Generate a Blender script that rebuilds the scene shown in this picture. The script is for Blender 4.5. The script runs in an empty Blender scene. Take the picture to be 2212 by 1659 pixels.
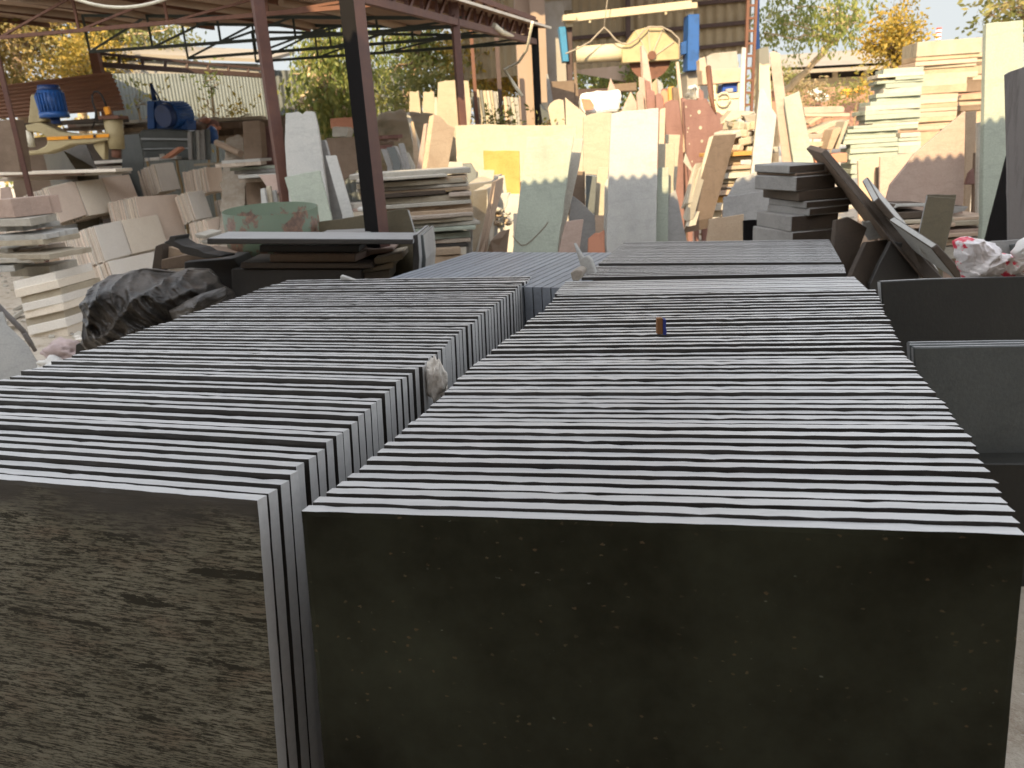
import bpy, bmesh, math, random
from mathutils import Vector as V, Matrix as M, noise
from math import radians as R, sin, cos, tan, pi, hypot, atan, atan2
random.seed(7)
sc = bpy.context.scene
COL = sc.collection
# ---------------------------------------------------------------- camera
F, CX, CY, CAMZ = 1661.0, 1106.0, 829.5, 1.5      # pixel units of a 2212 x 1659 view of the photograph
PITCH, ROLL = atan((829.5 - 310) / F), R(-3.5)
cam = bpy.data.cameras.new("camera")
cam.sensor_width = 36.0
cam.lens = F / 2212 * 36.0
cam.clip_end = 2000
cam.dof.use_dof = True
cam.dof.focus_distance = 1.9
cam.dof.aperture_fstop = cam.lens / 4.6           # a 4.6 mm pupil: a phone's soft background
camo = bpy.data.objects.new("camera", cam)
COL.objects.link(camo)
CR = M.Rotation(pi / 2 - PITCH, 4, 'X') @ M.Rotation(ROLL, 4, 'Z')
camo.matrix_world = M.Translation((0, 0, CAMZ)) @ CR
sc.camera = camo
# ---------------------------------------------------------------- sky and sun
SUN_EL, SUN_AZ = 28.0, 20.0                        # low, behind the viewer, a little to the left
w = bpy.data.worlds.new("World"); sc.world = w; w.use_nodes = True
nt = w.node_tree
sky = nt.nodes.new("ShaderNodeTexSky"); sky.sky_type = 'NISHITA'
sky.sun_disc = False
sky.sun_elevation = R(SUN_EL)
sky.sun_rotation = R(180 + SUN_AZ)
sky.air_density, sky.dust_density, sky.ozone_density = 1.0, 1.2, 1.0
bg = nt.nodes["Background"]; bg.inputs[1].default_value = 0.15
hs = nt.nodes.new("ShaderNodeHueSaturation"); hs.inputs['Saturation'].default_value = .2      # hazy, pale sky
nt.links.new(sky.outputs[0], hs.inputs['Color']); 
# haze near the horizon: the low sky is pale and even, the high sky as it comes
tcw = nt.nodes.new("ShaderNodeTexCoord"); sepw = nt.nodes.new("ShaderNodeSeparateXYZ"); nt.links.new(tcw.outputs['Generated'], sepw.inputs[0])
mrw = nt.nodes.new("ShaderNodeMapRange"); mrw.inputs['From Min'].default_value = .17; mrw.inputs['From Max'].default_value = .42
mrw.inputs['To Min'].default_value = 0; mrw.inputs['To Max'].default_value = 1; nt.links.new(sepw.outputs[2], mrw.inputs[0])
mxw = nt.nodes.new("ShaderNodeMix"); mxw.data_type = 'VECTOR'; nt.links.new(mrw.outputs[0], mxw.inputs[0])
mxw.inputs[4].default_value = (1.34, 1.42, 1.44); mxw.inputs[5].default_value = (14, 14, 14)
cap = nt.nodes.new("ShaderNodeVectorMath"); cap.operation = 'MINIMUM'; nt.links.new(mxw.outputs[1], cap.inputs[1])
nt.links.new(hs.outputs[0], cap.inputs[0]); nt.links.new(cap.outputs[0], bg.inputs[0])
sl = bpy.data.lights.new("sun", 'SUN'); sl.energy = 2.5; sl.angle = R(0.22); sl.color = (1.0, .78, .47)
so = bpy.data.objects.new("sun", sl); COL.objects.link(so)
TOSUN = V((-sin(R(SUN_AZ)) * cos(R(SUN_EL)), -cos(R(SUN_AZ)) * cos(R(SUN_EL)), sin(R(SUN_EL))))
so.rotation_euler = TOSUN.to_track_quat('Z', 'Y').to_euler()
so.location = (-8, -20, 12)
sc.view_settings.view_transform = 'Standard'
sc.view_settings.look = 'None'
sc.view_settings.exposure = 1.98
sc.view_settings.gamma = 1.0
# ---------------------------------------------------------------- helpers
def ray(x, y):
    d = CR.to_3x3() @ V(((x - CX) / F, -(y - CY) / F, -1.0))
    return d / d.y
def at(x, y, Y):
    return V((0, 0, CAMZ)) + ray(x, y) * Y
def atz(x, y, z):
    d = ray(x, y); return V((0, 0, CAMZ)) + d * ((z - CAMZ) / d.z)
def online(x, y, S, dr):
    """where the pixel's ray crosses the vertical plane through plan line S + t*dr"""
    d = ray(x, y)
    t = (S[0] - d.x * S[1]) / (d.x * dr[1] - dr[0])
    return V((0, 0, CAMZ)) + d * (S[1] + t * dr[1])
ORD1 = "first second third fourth fifth sixth seventh eighth ninth tenth eleventh twelfth thirteenth fourteenth fifteenth sixteenth seventeenth eighteenth nineteenth".split()
TENS = {2: "twent", 3: "thirt", 4: "fort", 5: "fift", 6: "sixt", 7: "sevent", 8: "eight", 9: "ninet"}
def ordinal(n):
    if n < 20: return ORD1[n - 1]
    a, b = divmod(n, 10)
    return TENS[a] + ("ieth" if b == 0 else "y-" + ORD1[b - 1])
def tag(o, label=None, cat=None, group=None, kind=None):
    if label: o["label"] = label
    if cat: o["category"] = cat
    if group: o["group"] = group
    if kind: o["kind"] = kind
    return o
class MB:
    def __init__(s): s.v, s.f, s.m, s.sm = [], [], [], []
    def add(s, vs, fs, mi=0, smooth=False):
        b = len(s.v); s.v += [V(p) for p in vs]
        for f in fs: s.f.append([b + i for i in f]); s.m.append(mi); s.sm.append(smooth)
    def box(s, c, ax, ay, az, mi=0):
        c, ax, ay, az = V(c), V(ax), V(ay), V(az)
        vs = [c + ax * i + ay * j + az * k for i in (-1, 1) for j in (-1, 1) for k in (-1, 1)]
        s.add(vs, [(0, 1, 3, 2), (4, 6, 7, 5), (0, 4, 5, 1), (2, 3, 7, 6), (0, 2, 6, 4), (1, 5, 7, 3)], mi)
    def bar(s, a, b, wx, wy=None, mi=0, up=(0, 0, 1)):
        a, b = V(a), V(b); d = (b - a); wy = wy or wx
        u = V(up)
        if abs(d.normalized().dot(u)) > .95: u = V((0, 1, 0))
        x = d.cross(u).normalized() * wx / 2; y = x.cross(d).normalized() * wy / 2
        s.box((a + b) / 2, x, d / 2, y, mi)
    def prism(s, poly, vec, mi=0, side=None):
        n = len(poly); vec = V(vec); side = mi if side is None else side
        vs = [V(p) for p in poly] + [V(p) + vec for p in poly]
        s.add(vs, [tuple(range(n)), tuple(range(2 * n - 1, n - 1, -1))], mi)
        b = len(s.v) - 2 * n
        for i in range(n):
            j = (i + 1) % n
            s.f.append([b + j, b + i, b + n + i, b + n + j]); s.m.append(side); s.sm.append(False)
    def tube(s, pts, rad, seg=8, mi=0, cap=True):
        pts = [V(p) for p in pts]; n = len(pts)
        if not hasattr(rad, '__len__'): rad = [rad] * n
        vs, fs = [], []
        for i, p in enumerate(pts):
            d = (pts[min(i + 1, n - 1)] - pts[max(i - 1, 0)]).normalized()
            u = V((0, 0, 1)) if abs(d.z) < .9 else V((1, 0, 0))
            x = d.cross(u).normalized(); y = d.cross(x)
            for k in range(seg):
                a = 2 * pi * k / seg; vs.append(p + (x * cos(a) + y * sin(a)) * rad[i])
        for i in range(n - 1):
            for k in range(seg):
                k2 = (k + 1) % seg
                fs.append((i * seg + k, i * seg + k2, (i + 1) * seg + k2, (i + 1) * seg + k))
        s.add(vs, fs, mi, True)
        if cap:
            b = len(s.v) - n * seg
            s.f.append([b + k for k in range(seg)][::-1]); s.m.append(mi); s.sm.append(False)
            s.f.append([b + (n - 1) * seg + k for k in range(seg)]); s.m.append(mi); s.sm.append(False)
    def build(s, name, mats, parent=None, label=None, cat=None, group=None, kind=None, bevel=0, origin=None, link=True):
        if not isinstance(mats, (list, tuple)): mats = [mats]
        if origin is None:
            xs = [p.x for p in s.v]; ys = [p.y for p in s.v]; zs = [p.z for p in s.v]
            origin = V(((min(xs) + max(xs)) / 2, (min(ys) + max(ys)) / 2, min(zs)))
        me = bpy.data.meshes.new(name)
        me.from_pydata([p - origin for p in s.v], [], s.f)
        for m in mats: me.materials.append(m)
        me.polygons.foreach_set("material_index", s.m)
        me.polygons.foreach_set("use_smooth", s.sm)
        bm = bmesh.new(); bm.from_mesh(me)
        bmesh.ops.recalc_face_normals(bm, faces=bm.faces)
        if bevel:
            es = [e for e in bm.edges if len(e.link_faces) == 2 and e.calc_face_angle(0) > .5]
            bmesh.ops.bevel(bm, geom=es, offset=bevel, segments=1, affect='EDGES', clamp_overlap=True)
        bm.to_mesh(me); bm.free()
        o = bpy.data.objects.new(name, me)
        if link: COL.objects.link(o)
        if parent is not None:
            o.parent = parent; o.location = origin - parent["_w"] if False else origin - WORLD[parent.name]
        else:
            o.location = origin
        WORLD[o.name] = V(origin)
        return tag(o, label, cat, group, kind)
WORLD = {}
def empty(name, loc, label, cat, group=None):
    o = bpy.data.objects.new(name, None); o.empty_display_size = .2
    COL.objects.link(o); o.location = loc; WORLD[o.name] = V(loc)
    return tag(o, label, cat, group, 'thing')
# ---------------------------------------------------------------- materials
def nodes(name):
    m = bpy.data.materials.new(name); m.use_nodes = True
    n = m.node_tree; return m, n, n.nodes["Principled BSDF"]
def N(n, t, **k):
    x = n.nodes.new(t)
    for a, b in k.items(): setattr(x, a, b)
    return x
def coords(n, scale):
    tc = N(n, "ShaderNodeTexCoord"); mp = N(n, "ShaderNodeMapping")
    if not hasattr(scale, '__len__'): scale = (scale,) * 3
    mp.inputs['Scale'].default_value = scale
    oi = N(n, "ShaderNodeObjectInfo")
    vm = N(n, "ShaderNodeVectorMath", operation='MULTIPLY_ADD')
    n.links.new(oi.outputs['Random'], vm.inputs[0]); vm.inputs[1].default_value = (37, 19, 53)
    n.links.new(tc.outputs['Object'], mp.inputs['Vector'])
    n.links.new(mp.outputs[0], vm.inputs[2])
    return vm.outputs[0]
def noi(n, scale, detail=4, rough=.6):
    t = N(n, "ShaderNodeTexNoise"); t.inputs['Scale'].default_value = 1.0
    t.inputs['Detail'].default_value = detail; t.inputs['Roughness'].default_value = rough
    n.links.new(coords(n, scale), t.inputs['Vector']); return t.outputs['Fac']
def ramp(n, fac, stops):
    r = N(n, "ShaderNodeValToRGB"); e = r.color_ramp.elements
    while len(e) < len(stops): e.new(.5)
    for i, (p, c) in enumerate(stops):
        e[i].position = p; e[i].color = (*c, 1) if hasattr(c, '__len__') else (c, c, c, 1)
    n.links.new(fac, r.inputs[0]); return r.outputs[0]
def mix(n, fac, a, b, mode='MIX'):
    x = N(n, "ShaderNodeMix", data_type='RGBA', blend_type=mode)
    for i, v in ((0, fac), (6, a), (7, b)):
        if hasattr(v, 'is_linked'): n.links.new(v, x.inputs[i])
        else: x.inputs[i].default_value = v if i == 0 else (*v, 1)
    return x.outputs[2]
def bump(n, b, h, strength=.3, dist=.01):
    k = N(n, "ShaderNodeBump"); k.inputs['Strength'].default_value = strength; k.inputs['Distance'].default_value = dist
    n.links.new(h, k.inputs['Height']); n.links.new(k.outputs[0], b.inputs['Normal'])
def sc3(c, k): return tuple(min(1, x * k) for x in c)
def objvar(n, col, amt):
    oi = N(n, "ShaderNodeObjectInfo"); h = N(n, "ShaderNodeHueSaturation")
    mr = N(n, "ShaderNodeMapRange"); mr.inputs['To Min'].default_value = 1 - amt; mr.inputs['To Max'].default_value = 1 + amt
    n.links.new(oi.outputs['Random'], mr.inputs[0]); n.links.new(mr.outputs[0], h.inputs['Value'])
    n.links.new(col, h.inputs['Color']); return h.outputs[0]
MAT = {}
def stone(name, col, col2=None, scale=(5, 5, 5), var=.12, rough=.85, fine=.35, bs=.25):
    """cut or split stone: cloudy tone, fine grain, a little dirt, each piece its own shade"""
    m, n, b = nodes(name)
    col2 = col2 or sc3(col, .72); indoor = name.startswith("shed") or name == "tile rim"
    if not indoor: col, col2 = sc3(col, .80), sc3(col2, .80)
    c = mix(n, ramp(n, noi(n, scale, 5), [(.3, 0.), (.72, 1.)]), col2, col)
    g = noi(n, 90, 3, .7)
    c = mix(n, fine, c, ramp(n, g, [(.3, sc3(col, .6)), (.7, sc3(col, 1.15))]))
    st = ramp(n, noi(n, (2.2, 2.2, 1.3), 6, .7), [(.52, 0.), (.74, .2 if indoor else .5)])
    c = mix(n, st, c, sc3(col2, .62))
    if indoor: vein = drip = 0.0
    else: vein = ramp(n, noi(n, (1.6, 1.6, 5.5), 7, .62), [(.475, 0.), (.5, .3), (.525, 0.)])
    c = mix(n, vein, c, sc3(col2, .7))
    if not indoor: drip = ramp(n, noi(n, (26, 26, 1.6), 5, .7), [(.58, 0.), (.80, .45)])
    c = mix(n, drip, c, sc3(col, 1.18) if col[0] < .3 else sc3(col2, .72))
    n.links.new(objvar(n, c, var), b.inputs['Base Color'])
    b.inputs['Roughness'].default_value = rough
    bump(n, b, noi(n, 60, 5, .7), bs, .006)
    MAT[name] = m; return m
def plain(name, col, rough=.5, metal=0., var=.0, dirt=None, dscale=6, bs=.0, spec=.5, damt=(.5, .75)):
    m, n, b = nodes(name)
    c = mix(n, ramp(n, noi(n, dscale, 6, .7), [(damt[0], 0.), (damt[1], 1.)]), col, dirt or sc3(col, .6))
    if var: c = objvar(n, c, var)
    n.links.new(c, b.inputs['Base Color'])
    b.inputs['Roughness'].default_value = rough; b.inputs['Metallic'].default_value = metal
    b.inputs['Specular IOR Level'].default_value = spec
    if bs: bump(n, b, noi(n, 40, 5, .7), bs, .004)
    MAT[name] = m; return m
stone("cream stone", (.50, .44, .33), (.45, .38, .28))
stone("pale stone", (.55, .51, .43), (.46, .43, .37))
stone("white stone", (.55, .54, .50), (.47, .47, .45), var=.06)
stone("green stone", (.42, .46, .38), (.36, .40, .33), scale=(4, 4, 2), var=.06)
stone("pink stone", (.50, .38, .31), (.44, .31, .25))
stone("tan stone", (.50, .38, .26), (.40, .28, .18))
stone("beige stone", (.54, .46, .38), (.47, .38, .30), var=.14)
stone("shed beige", (.82, .74, .62), (.75, .66, .54), var=.07)
stone("shed pink", (.83, .70, .59), (.77, .63, .52), var=.07)
stone("shed pale", (.83, .79, .72), (.76, .71, .63), var=.07)
stone("tile rim", (.50, .42, .34), (.36, .29, .23), var=.3)
stone("peach stone", (.58, .42, .31), (.50, .40, .30), var=.1)
stone("orange stone", (.60, .34, .10), (.50, .24, .05))
stone("grey stone", (.36, .35, .33), (.27, .26, .25))
stone("red stone", (.27, .145, .12), (.20, .10, .085), scale=(16, 16, 1.2))
stone("brown stone", (.24, .17, .12), (.16, .11, .07))
stone("olive stone", (.115, .09, .045), (.075, .06, .03), rough=.6)
stone("dark stone", (.045, .04, .034), (.03, .026, .022), rough=.6, bs=.15)
stone("black stone", (.026, .025, .019), (.018, .017, .013), rough=.6, bs=.15)
stone("slate stone", (.115, .125, .12), (.085, .095, .09), scale=(9, 9, 3), rough=.55, bs=.2)
stone("umber stone", (.085, .06, .04), (.05, .036, .026), rough=.7)
stone("blue grey edge", (.31, .335, .37), (.25, .275, .31), var=.05, rough=.5)
stone("dust edge", (.40, .40, .39), (.33, .33, .33), scale=(2, 40, 40), var=.05, rough=.6, fine=.2, bs=.25)
stone("rough rock", (.50, .45, .38), (.30, .24, .18), scale=(14, 14, 14), bs=.8)
stone("shed wedge rock", (.85, .80, .72), (.68, .60, .50), scale=(22, 22, 22), bs=1.0)
# sawn pale edge of the dark slabs
def edge_mat():
    m, n, b = nodes("sawn edge")
    s = noi(n, (2.5, 60, 60), 5, .6)
    c = ramp(n, s, [(.25, (.42, .417, .408)), (.75, (.50, .497, .485))])
    d = ramp(n, noi(n, (9, 30, 5), 6, .75), [(.58, 0.), (.78, .55)])
    c = mix(n, d, c, (.27, .27, .275))
    n.links.new(objvar(n, c, .07), b.inputs['Base Color'])
    b.inputs['Roughness'].default_value = .48
    bump(n, b, noi(n, (6, 120, 120), 4, .6), .10, .002)
    MAT["sawn edge"] = m
edge_mat()
def speck_mat():
    m, n, b = nodes("speckled black stone")
    c = mix(n, ramp(n, noi(n, 2.4, 6, .65), [(.36, 0.), (.72, 1.)]), (.011, .0105, .004), (.046, .050, .031))
    vo = N(n, "ShaderNodeTexVoronoi"); vo.inputs['Scale'].default_value = 1
    vo.inputs['Randomness'].default_value = 1
    # warp for ragged specks
    base = coords(n, (46, 46, 70))
    wn = N(n, "ShaderNodeTexNoise"); wn.inputs['Scale'].default_value = 3.0; wn.inputs['Detail'].default_value = 4
    n.links.new(base, wn.inputs['Vector'])
    va = N(n, "ShaderNodeVectorMath", operation='MULTIPLY_ADD'); va.inputs[1].default_value = (.55,) * 3
    n.links.new(wn.outputs['Color'], va.inputs[0]); n.links.new(base, va.inputs[2])
    n.links.new(va.outputs[0], vo.inputs['Vector'])
    near = ramp(n, vo.outputs['Distance'], [(.11, 1.), (.2, 0.)])
    sel = N(n, "ShaderNodeSeparateColor"); n.links.new(vo.outputs['Color'], sel.inputs[0])
    pick = ramp(n, sel.outputs[0], [(.60, 0.), (.70, 1.)])
    clus = ramp(n, noi(n, 5, 3), [(.38, 0.), (.55, 1.)])
    f1 = mix(n, 1.0, near, pick, 'MULTIPLY'); f2 = mix(n, 1.0, f1, clus, 'MULTIPLY')
    sp = ramp(n, sel.outputs[1], [(.0, (.11, .07, .035)), (.5, (.11, .10, .06)), (1., (.15, .15, .12))])
    c = mix(n, f2, c, sp)
    n.links.new(c, b.inputs['Base Color'])
    b.inputs['Roughness'].default_value = .6
    b.inputs['Specular IOR Level'].default_value = .2
    bump(n, b, noi(n, 70, 4), .12, .003)
    MAT["speckled black stone"] = m
speck_mat()
def streak_mat():
    m, n, b = nodes("saw streaked stone")
    dk = mix(n, noi(n, 4, 4), (.020, .018, .008), (.035, .030, .018))
    lt = mix(n, ramp(n, noi(n, (7, 7, 9), 4), [(.3, 0.), (.7, 1.)]), (.165, .15, .105), (.27, .255, .19))
    lt = mix(n, ramp(n, noi(n, (5, 5, 16), 4), [(.55, 0.), (.75, .6)]), lt, (.22, .15, .10))
    fine = noi(n, (22, 22, 330), 5, .82)
    pit = noi(n, (60, 60, 230), 5, .8)
    st = mix(n, .30, fine, pit)
    f = ramp(n, st, [(.45, 0.), (.53, 1.)])
    big = noi(n, (4.2, 4.2, 27), 8, .74)
    keep = ramp(n, big, [(.405, 0.), (.425, 1.)])
    f = mix(n, 1.0, f, keep, 'MULTIPLY')
    # the rub-smoothed band under the top edge
    tc = N(n, "ShaderNodeTexCoord"); sx = N(n, "ShaderNodeSeparateXYZ"); n.links.new(tc.outputs['Object'], sx.inputs[0])
    wob = N(n, "ShaderNodeMath", operation='MULTIPLY_ADD'); n.links.new(noi(n, (3, 3, 6), 4), wob.inputs[0]); wob.inputs[1].default_value = .25
    n.links.new(sx.outputs[2], wob.inputs[2])
    band = ramp(n, wob.outputs[0], [(.93, 0.), (.99, 1.)])
    smooth_ = mix(n, noi(n, (10, 10, 90), 4), (.05, .045, .037), (.10, .09, .075))
    c = mix(n, f, dk, lt); c = mix(n, band, c, smooth_)
    n.links.new(c, b.inputs['Base Color']); b.inputs['Roughness'].default_value = .65
    b.inputs['Specular IOR Level'].default_value = .3
    bump(n, b, st, .4, .004)
    MAT["saw streaked stone"] = m
streak_mat()
plain("yellow paint", (.36, .295, .16), .6, dirt=(.25, .195, .10), damt=(.5, .8))
plain("orange paint", (.75, .30, .015), .5)
plain("blue paint", (.012, .075, .26), .45, dirt=(.008, .045, .14))
plain("teal blue paint", (.02, .16, .30), .5, dirt=(.01, .07, .12))
plain("deep blue paint", (.006, .03, .12), .5)
plain("red oxide steel", (.075, .030, .022), .6, dirt=(.12, .05, .03), damt=(.4, .8))
plain("rust steel", (.13, .055, .032), .75, dirt=(.08, .035, .022))
plain("green steel", (.035, .048, .042), .65, dirt=(.02, .03, .028))
plain("black steel and shade", (.007, .006, .006), .8, spec=.15)
plain("dark cable", (.012, .010, .010), .6)
plain("pale pipe", (.62, .58, .46), .5)
plain("grey metal", (.32, .34, .35), .45, metal=.4, dirt=(.2, .2, .2))
plain("roof underside", (.40, .28, .20), .8, dirt=(.24, .15, .10), dscale=2)
plain("galvanised sheet", (.18, .20, .195), .6, metal=.1, dirt=(.13, .14, .12), dscale=1.6)
plain("rust sheet", (.33, .19, .13), .75, dirt=(.25, .14, .095), dscale=1.4)
plain("shop wall sheet", (.28, .22, .13), .7, dirt=(.19, .14, .08), dscale=.8)
plain("purlin steel", (.06, .035, .03), .7)
plain("pink plaster", (.30, .225, .175), .9, dirt=(.26, .20, .14), dscale=1.3, bs=.2)
plain("grey plaster", (.30, .28, .25), .9, dirt=(.22, .19, .15), dscale=1.5, bs=.2)
plain("cream plaster", (.55, .48, .33), .9, dirt=(.5, .42, .3), dscale=.8)
plain("asbestos roof", (.27, .23, .18), .9, dirt=(.2, .17, .13), dscale=.5)
plain("dark opening", (.03, .025, .022), .9)
plain("brick field", (.30, .16, .11), .9, dirt=(.22, .17, .1), dscale=.7)
plain("white cloth", (.66, .65, .62), .8, dirt=(.7, .67, .6))
plain("blue box paint", (.012, .06, .32), .5)
plain("matchbox orange", (.17, .07, .018), .6)
plain("matchbox blue", (.008, .02, .16), .45)
plain("pink cloth", (.50, .40, .38), .9, dirt=(.35, .27, .25))
plain("bark", (.26, .18, .11), .9, dirt=(.14, .09, .06), dscale=8, bs=.5)
plain("pale bark", (.46, .35, .22), .9, dirt=(.28, .19, .11), dscale=8, bs=.5)
plain("weathered wood", (.165, .152, .145), .85, dirt=(.085, .075, .07), dscale=(20, 20, 1.5), bs=.4)
plain("rope grey", (.30, .26, .21), .8)
plain("rope white", (.75, .73, .68), .9)
plain("sunlit edge tone", (.62, .58, .5), .6)
plain("soil", (.34, .29, .21), .95, dirt=(.20, .18, .11), dscale=3, bs=.6)
plain("rust patch", (.45, .2, .12), .8)
plain("signal red", (.55, .06, .04), .6)
plain("signal white", (.8, .8, .78), .6)
def bag_mat():
    m, n, b = nodes("black plastic")
    d = ramp(n, noi(n, (4, 4, 4), 6, .7), [(.42, 0.), (.72, .9)])
    c = mix(n, d, (.022, .019, .016), (.14, .12, .10))
    n.links.new(c, b.inputs['Base Color'])
    b.inputs['Roughness'].default_value = .42
    bump(n, b, noi(n, (9, 9, 30), 6, .6), .6, .02)
    MAT["black plastic"] = m
bag_mat()
def clearbag_mat():
    m, n, b = nodes("printed plastic bag")
    f = ramp(n, noi(n, (11, 11, 16), 4, .6), [(.56, 0.), (.6, 1.)])
    c = mix(n, ramp(n, noi(n, 7, 5), [(.4, 0.), (.7, 1.)]), (.74, .70, .70), (.55, .50, .45))
    c = mix(n, f, c, (.62, .035, .07))
    n.links.new(c, b.inputs['Base Color']); b.inputs['Roughness'].default_value = .3
    bump(n, b, noi(n, 34, 5, .6), .6, .012)
    MAT["printed plastic bag"] = m
clearbag_mat()
def drum_mat():
    m, n, b = nodes("rusted green drum")
    tz = N(n, "ShaderNodeTexCoord"); sz = N(n, "ShaderNodeSeparateXYZ"); n.links.new(tz.outputs['Object'], sz.inputs[0])
    lo = N(n, "ShaderNodeMath", operation='MULTIPLY_ADD'); n.links.new(sz.outputs[2], lo.inputs[0]); lo.inputs[1].default_value = -.55; n.links.new(noi(n, 6.5, 7, .65), lo.inputs[2])
    f = ramp(n, lo.outputs[0], [(.375, 0.), (.41, 1.)])
    ru = ramp(n, noi(n, 30, 5, .7), [(.3, (.055, .028, .018)), (.7, (.19, .105, .06))])
    c = mix(n, f, (.10, .135, .085), ru)
    n.links.new(c, b.inputs['Base Color']); b.inputs['Roughness'].default_value = .6
    bump(n, b, noi(n, 30, 5, .7), .4, .006)
    MAT["rusted green drum"] = m
drum_mat()
def ground_mat():
    m, n, b = nodes("dusty ground")
    c = mix(n, ramp(n, noi(n, .8, 6), [(.35, 0.), (.7, 1.)]), (.44, .37, .28), (.60, .54, .45))
    c = mix(n, ramp(n, noi(n, 9, 6, .75), [(.5, 0.), (.68, 1.)]), c, (.30, .23, .16))
    c = mix(n, ramp(n, noi(n, 26, 4, .7), [(.62, 0.), (.68, .8)]), c, (.60, .56, .48))
    n.links.new(c, b.inputs['Base Color']); b.inputs['Roughness'].default_value = .95
    bump(n, b, noi(n, 14, 6, .75), .8, .03)
    MAT["dusty ground"] = m
ground_mat()
def leaf_mat(name, cols, trans=.35, scale=1.1):
    m, n, b = nodes(name)
    t = noi(n, scale, 3, .7)
    g = N(n, "ShaderNodeNewGeometry")
    mx = N(n, "ShaderNodeMath", operation='MULTIPLY_ADD'); n.links.new(g.outputs['Random Per Island'], mx.inputs[0])
    mx.inputs[1].default_value = .5; mm = N(n, "ShaderNodeMath", operation='MULTIPLY'); n.links.new(t, mm.inputs[0]); mm.inputs[1].default_value = .55
    n.links.new(mm.outputs[0], mx.inputs[2])
    c = ramp(n, mx.outputs[0], [(.12 + .76 * i / (len(cols) - 1), k) for i, k in enumerate(cols)])
    n.links.new(c, b.inputs['Base Color']); b.inputs['Roughness'].default_value = .6
    tr = N(n, "ShaderNodeBsdfTranslucent"); n.links.new(c, tr.inputs[0])
    ms = N(n, "ShaderNodeMixShader"); ms.inputs[0].default_value = trans
    n.links.new(b.outputs[0], ms.inputs[1]); n.links.new(tr.outputs[0], ms.inputs[2])
    n.links.new(ms.outputs[0], n.nodes["Material Output"].inputs[0])
    MAT[name] = m
leaf_mat("autumn leaves", [(.13, .13, .04), (.24, .20, .06), (.36, .25, .08), (.44, .34, .13)])
leaf_mat("olive leaves", [(.08, .10, .03), (.15, .16, .045), (.23, .22, .07), (.34, .27, .09)], trans=.42)
leaf_mat("green leaves", [(.08, .12, .03), (.15, .19, .05), (.25, .27, .07), (.36, .33, .10)], trans=.45)
leaf_mat("yellow leaves", [(.10, .10, .025), (.22, .18, .035), (.38, .25, .03), (.45, .30, .06)])
leaf_mat("dry twigs", [(.22, .15, .08), (.32, .23, .12), (.40, .32, .18)])
plain("cream paint", (.44, .37, .25), .55, dirt=(.42, .34, .22))
# ---------------------------------------------------------------- ground
def grid_plane(x0, x1, y0, y1, z=0.0):
    return [(x0, y0, z), (x1, y0, z), (x1, y1, z), (x0, y1, z)]
g = MB(); g.add(grid_plane(-500, 500, -300, 900), [(0, 1, 2, 3)])
g.build("ground", MAT["dusty ground"], kind='structure', label="pale dusty yard ground", origin=V((0, 0, 0)))
# ---------------------------------------------------------------- the long rows of dark slabs
def slab_mesh(name, wd, h, t, seed, face, wk=1.0, rim="sawn edge"):
    """upright slab, base centre of its front at the origin; saw-wobbled arrises; pale sawn rim, dark faces"""
    rnd = random.Random(seed)
    nx, nz = 44, 26
    out = [(-wd / 2, h * k / nz) for k in range(nz + 1)] + [(-wd / 2 + wd * k / nx, h) for k in range(1, nx + 1)] + \
          [(wd / 2, h * (1 - k / nz)) for k in range(1, nz + 1)]
    def wob(p, s, a): return a * (noise.noise(V((p[0] * 26 + s, p[1] * 26, seed * 3.7))) + .7 * noise.noise(V((p[0] * 85 + s, p[1] * 85, seed * 1.3))))
    vs, fs, mi = [], [], []
    n = len(out)
    rings = []
    for side in (0, 1):
        y = 0 if side == 0 else t
        for inset in (0, 1):
            ids = []
            for p in out:
                ix = p[0] * (1 - .02 * inset / wd * 2) if inset else p[0]
                iz = p[1]
                if inset:
                    iz = p[1] - .009 * (p[1] > h - 1e-6) + (.009 if p[1] < 1e-6 else 0)
                    ix = max(-wd / 2 + .009, min(wd / 2 - .009, p[0]))
                    yy = y
                else:
                    yy = y + (1 if side == 0 else -1) * (.0006 * wk + abs(wob(p, side * 50, .0024 * wk)))
                    ch = max(0., noise.noise(V((p[0] * 31 + seed * 11.37, p[1] * 31 + .43, seed * 3.71 + side * 7.31))) - .42) if p[1] > .05 else 0.
                    iz -= ch * .005 * wk; yy += (1 if side == 0 else -1) * ch * .003 * wk
                    iz += wob(p, 200 + side * 9, .0009 * wk) if p[1] > .01 else 0
                vs.append((ix, yy, iz)); ids.append(len(vs) - 1)
            rings.append(ids)
    fo, fi, bo, bi = rings
    for i in range(n):
        j = (i + 1) % n
        if i == n - 1: continue
        fs.append((fo[i], fo[j], fi[j], fi[i])); mi.append(0)
        fs.append((bo[j], bo[i], bi[i], bi[j])); mi.append(0)
        fs.append((fo[j], fo[i], bo[i], bo[j])); mi.append(1)
    fs.append(tuple(fi)); mi.append(0); fs.append(tuple(bi[::-1])); mi.append(0)
    fs.append((fo[0], fo[-1], bo[-1], bo[0])); mi.append(1)
    fs.append((fo[0], fi[0], fi[-1], fo[-1])); mi.append(0)
    fs.append((bo[0], bi[0], bi[-1], bo[-1])); mi.append(0)
    me = bpy.data.meshes.new(name); me.from_pydata(vs, [], fs)
    me.materials.append(MAT[face]); me.materials.append(MAT[rim])
    me.polygons.foreach_set("material_index", mi)
    bm = bmesh.new(); bm.from_mesh(me); bmesh.ops.recalc_face_normals(bm, faces=bm.faces); bm.to_mesh(me); bm.free()
    return me
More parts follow.
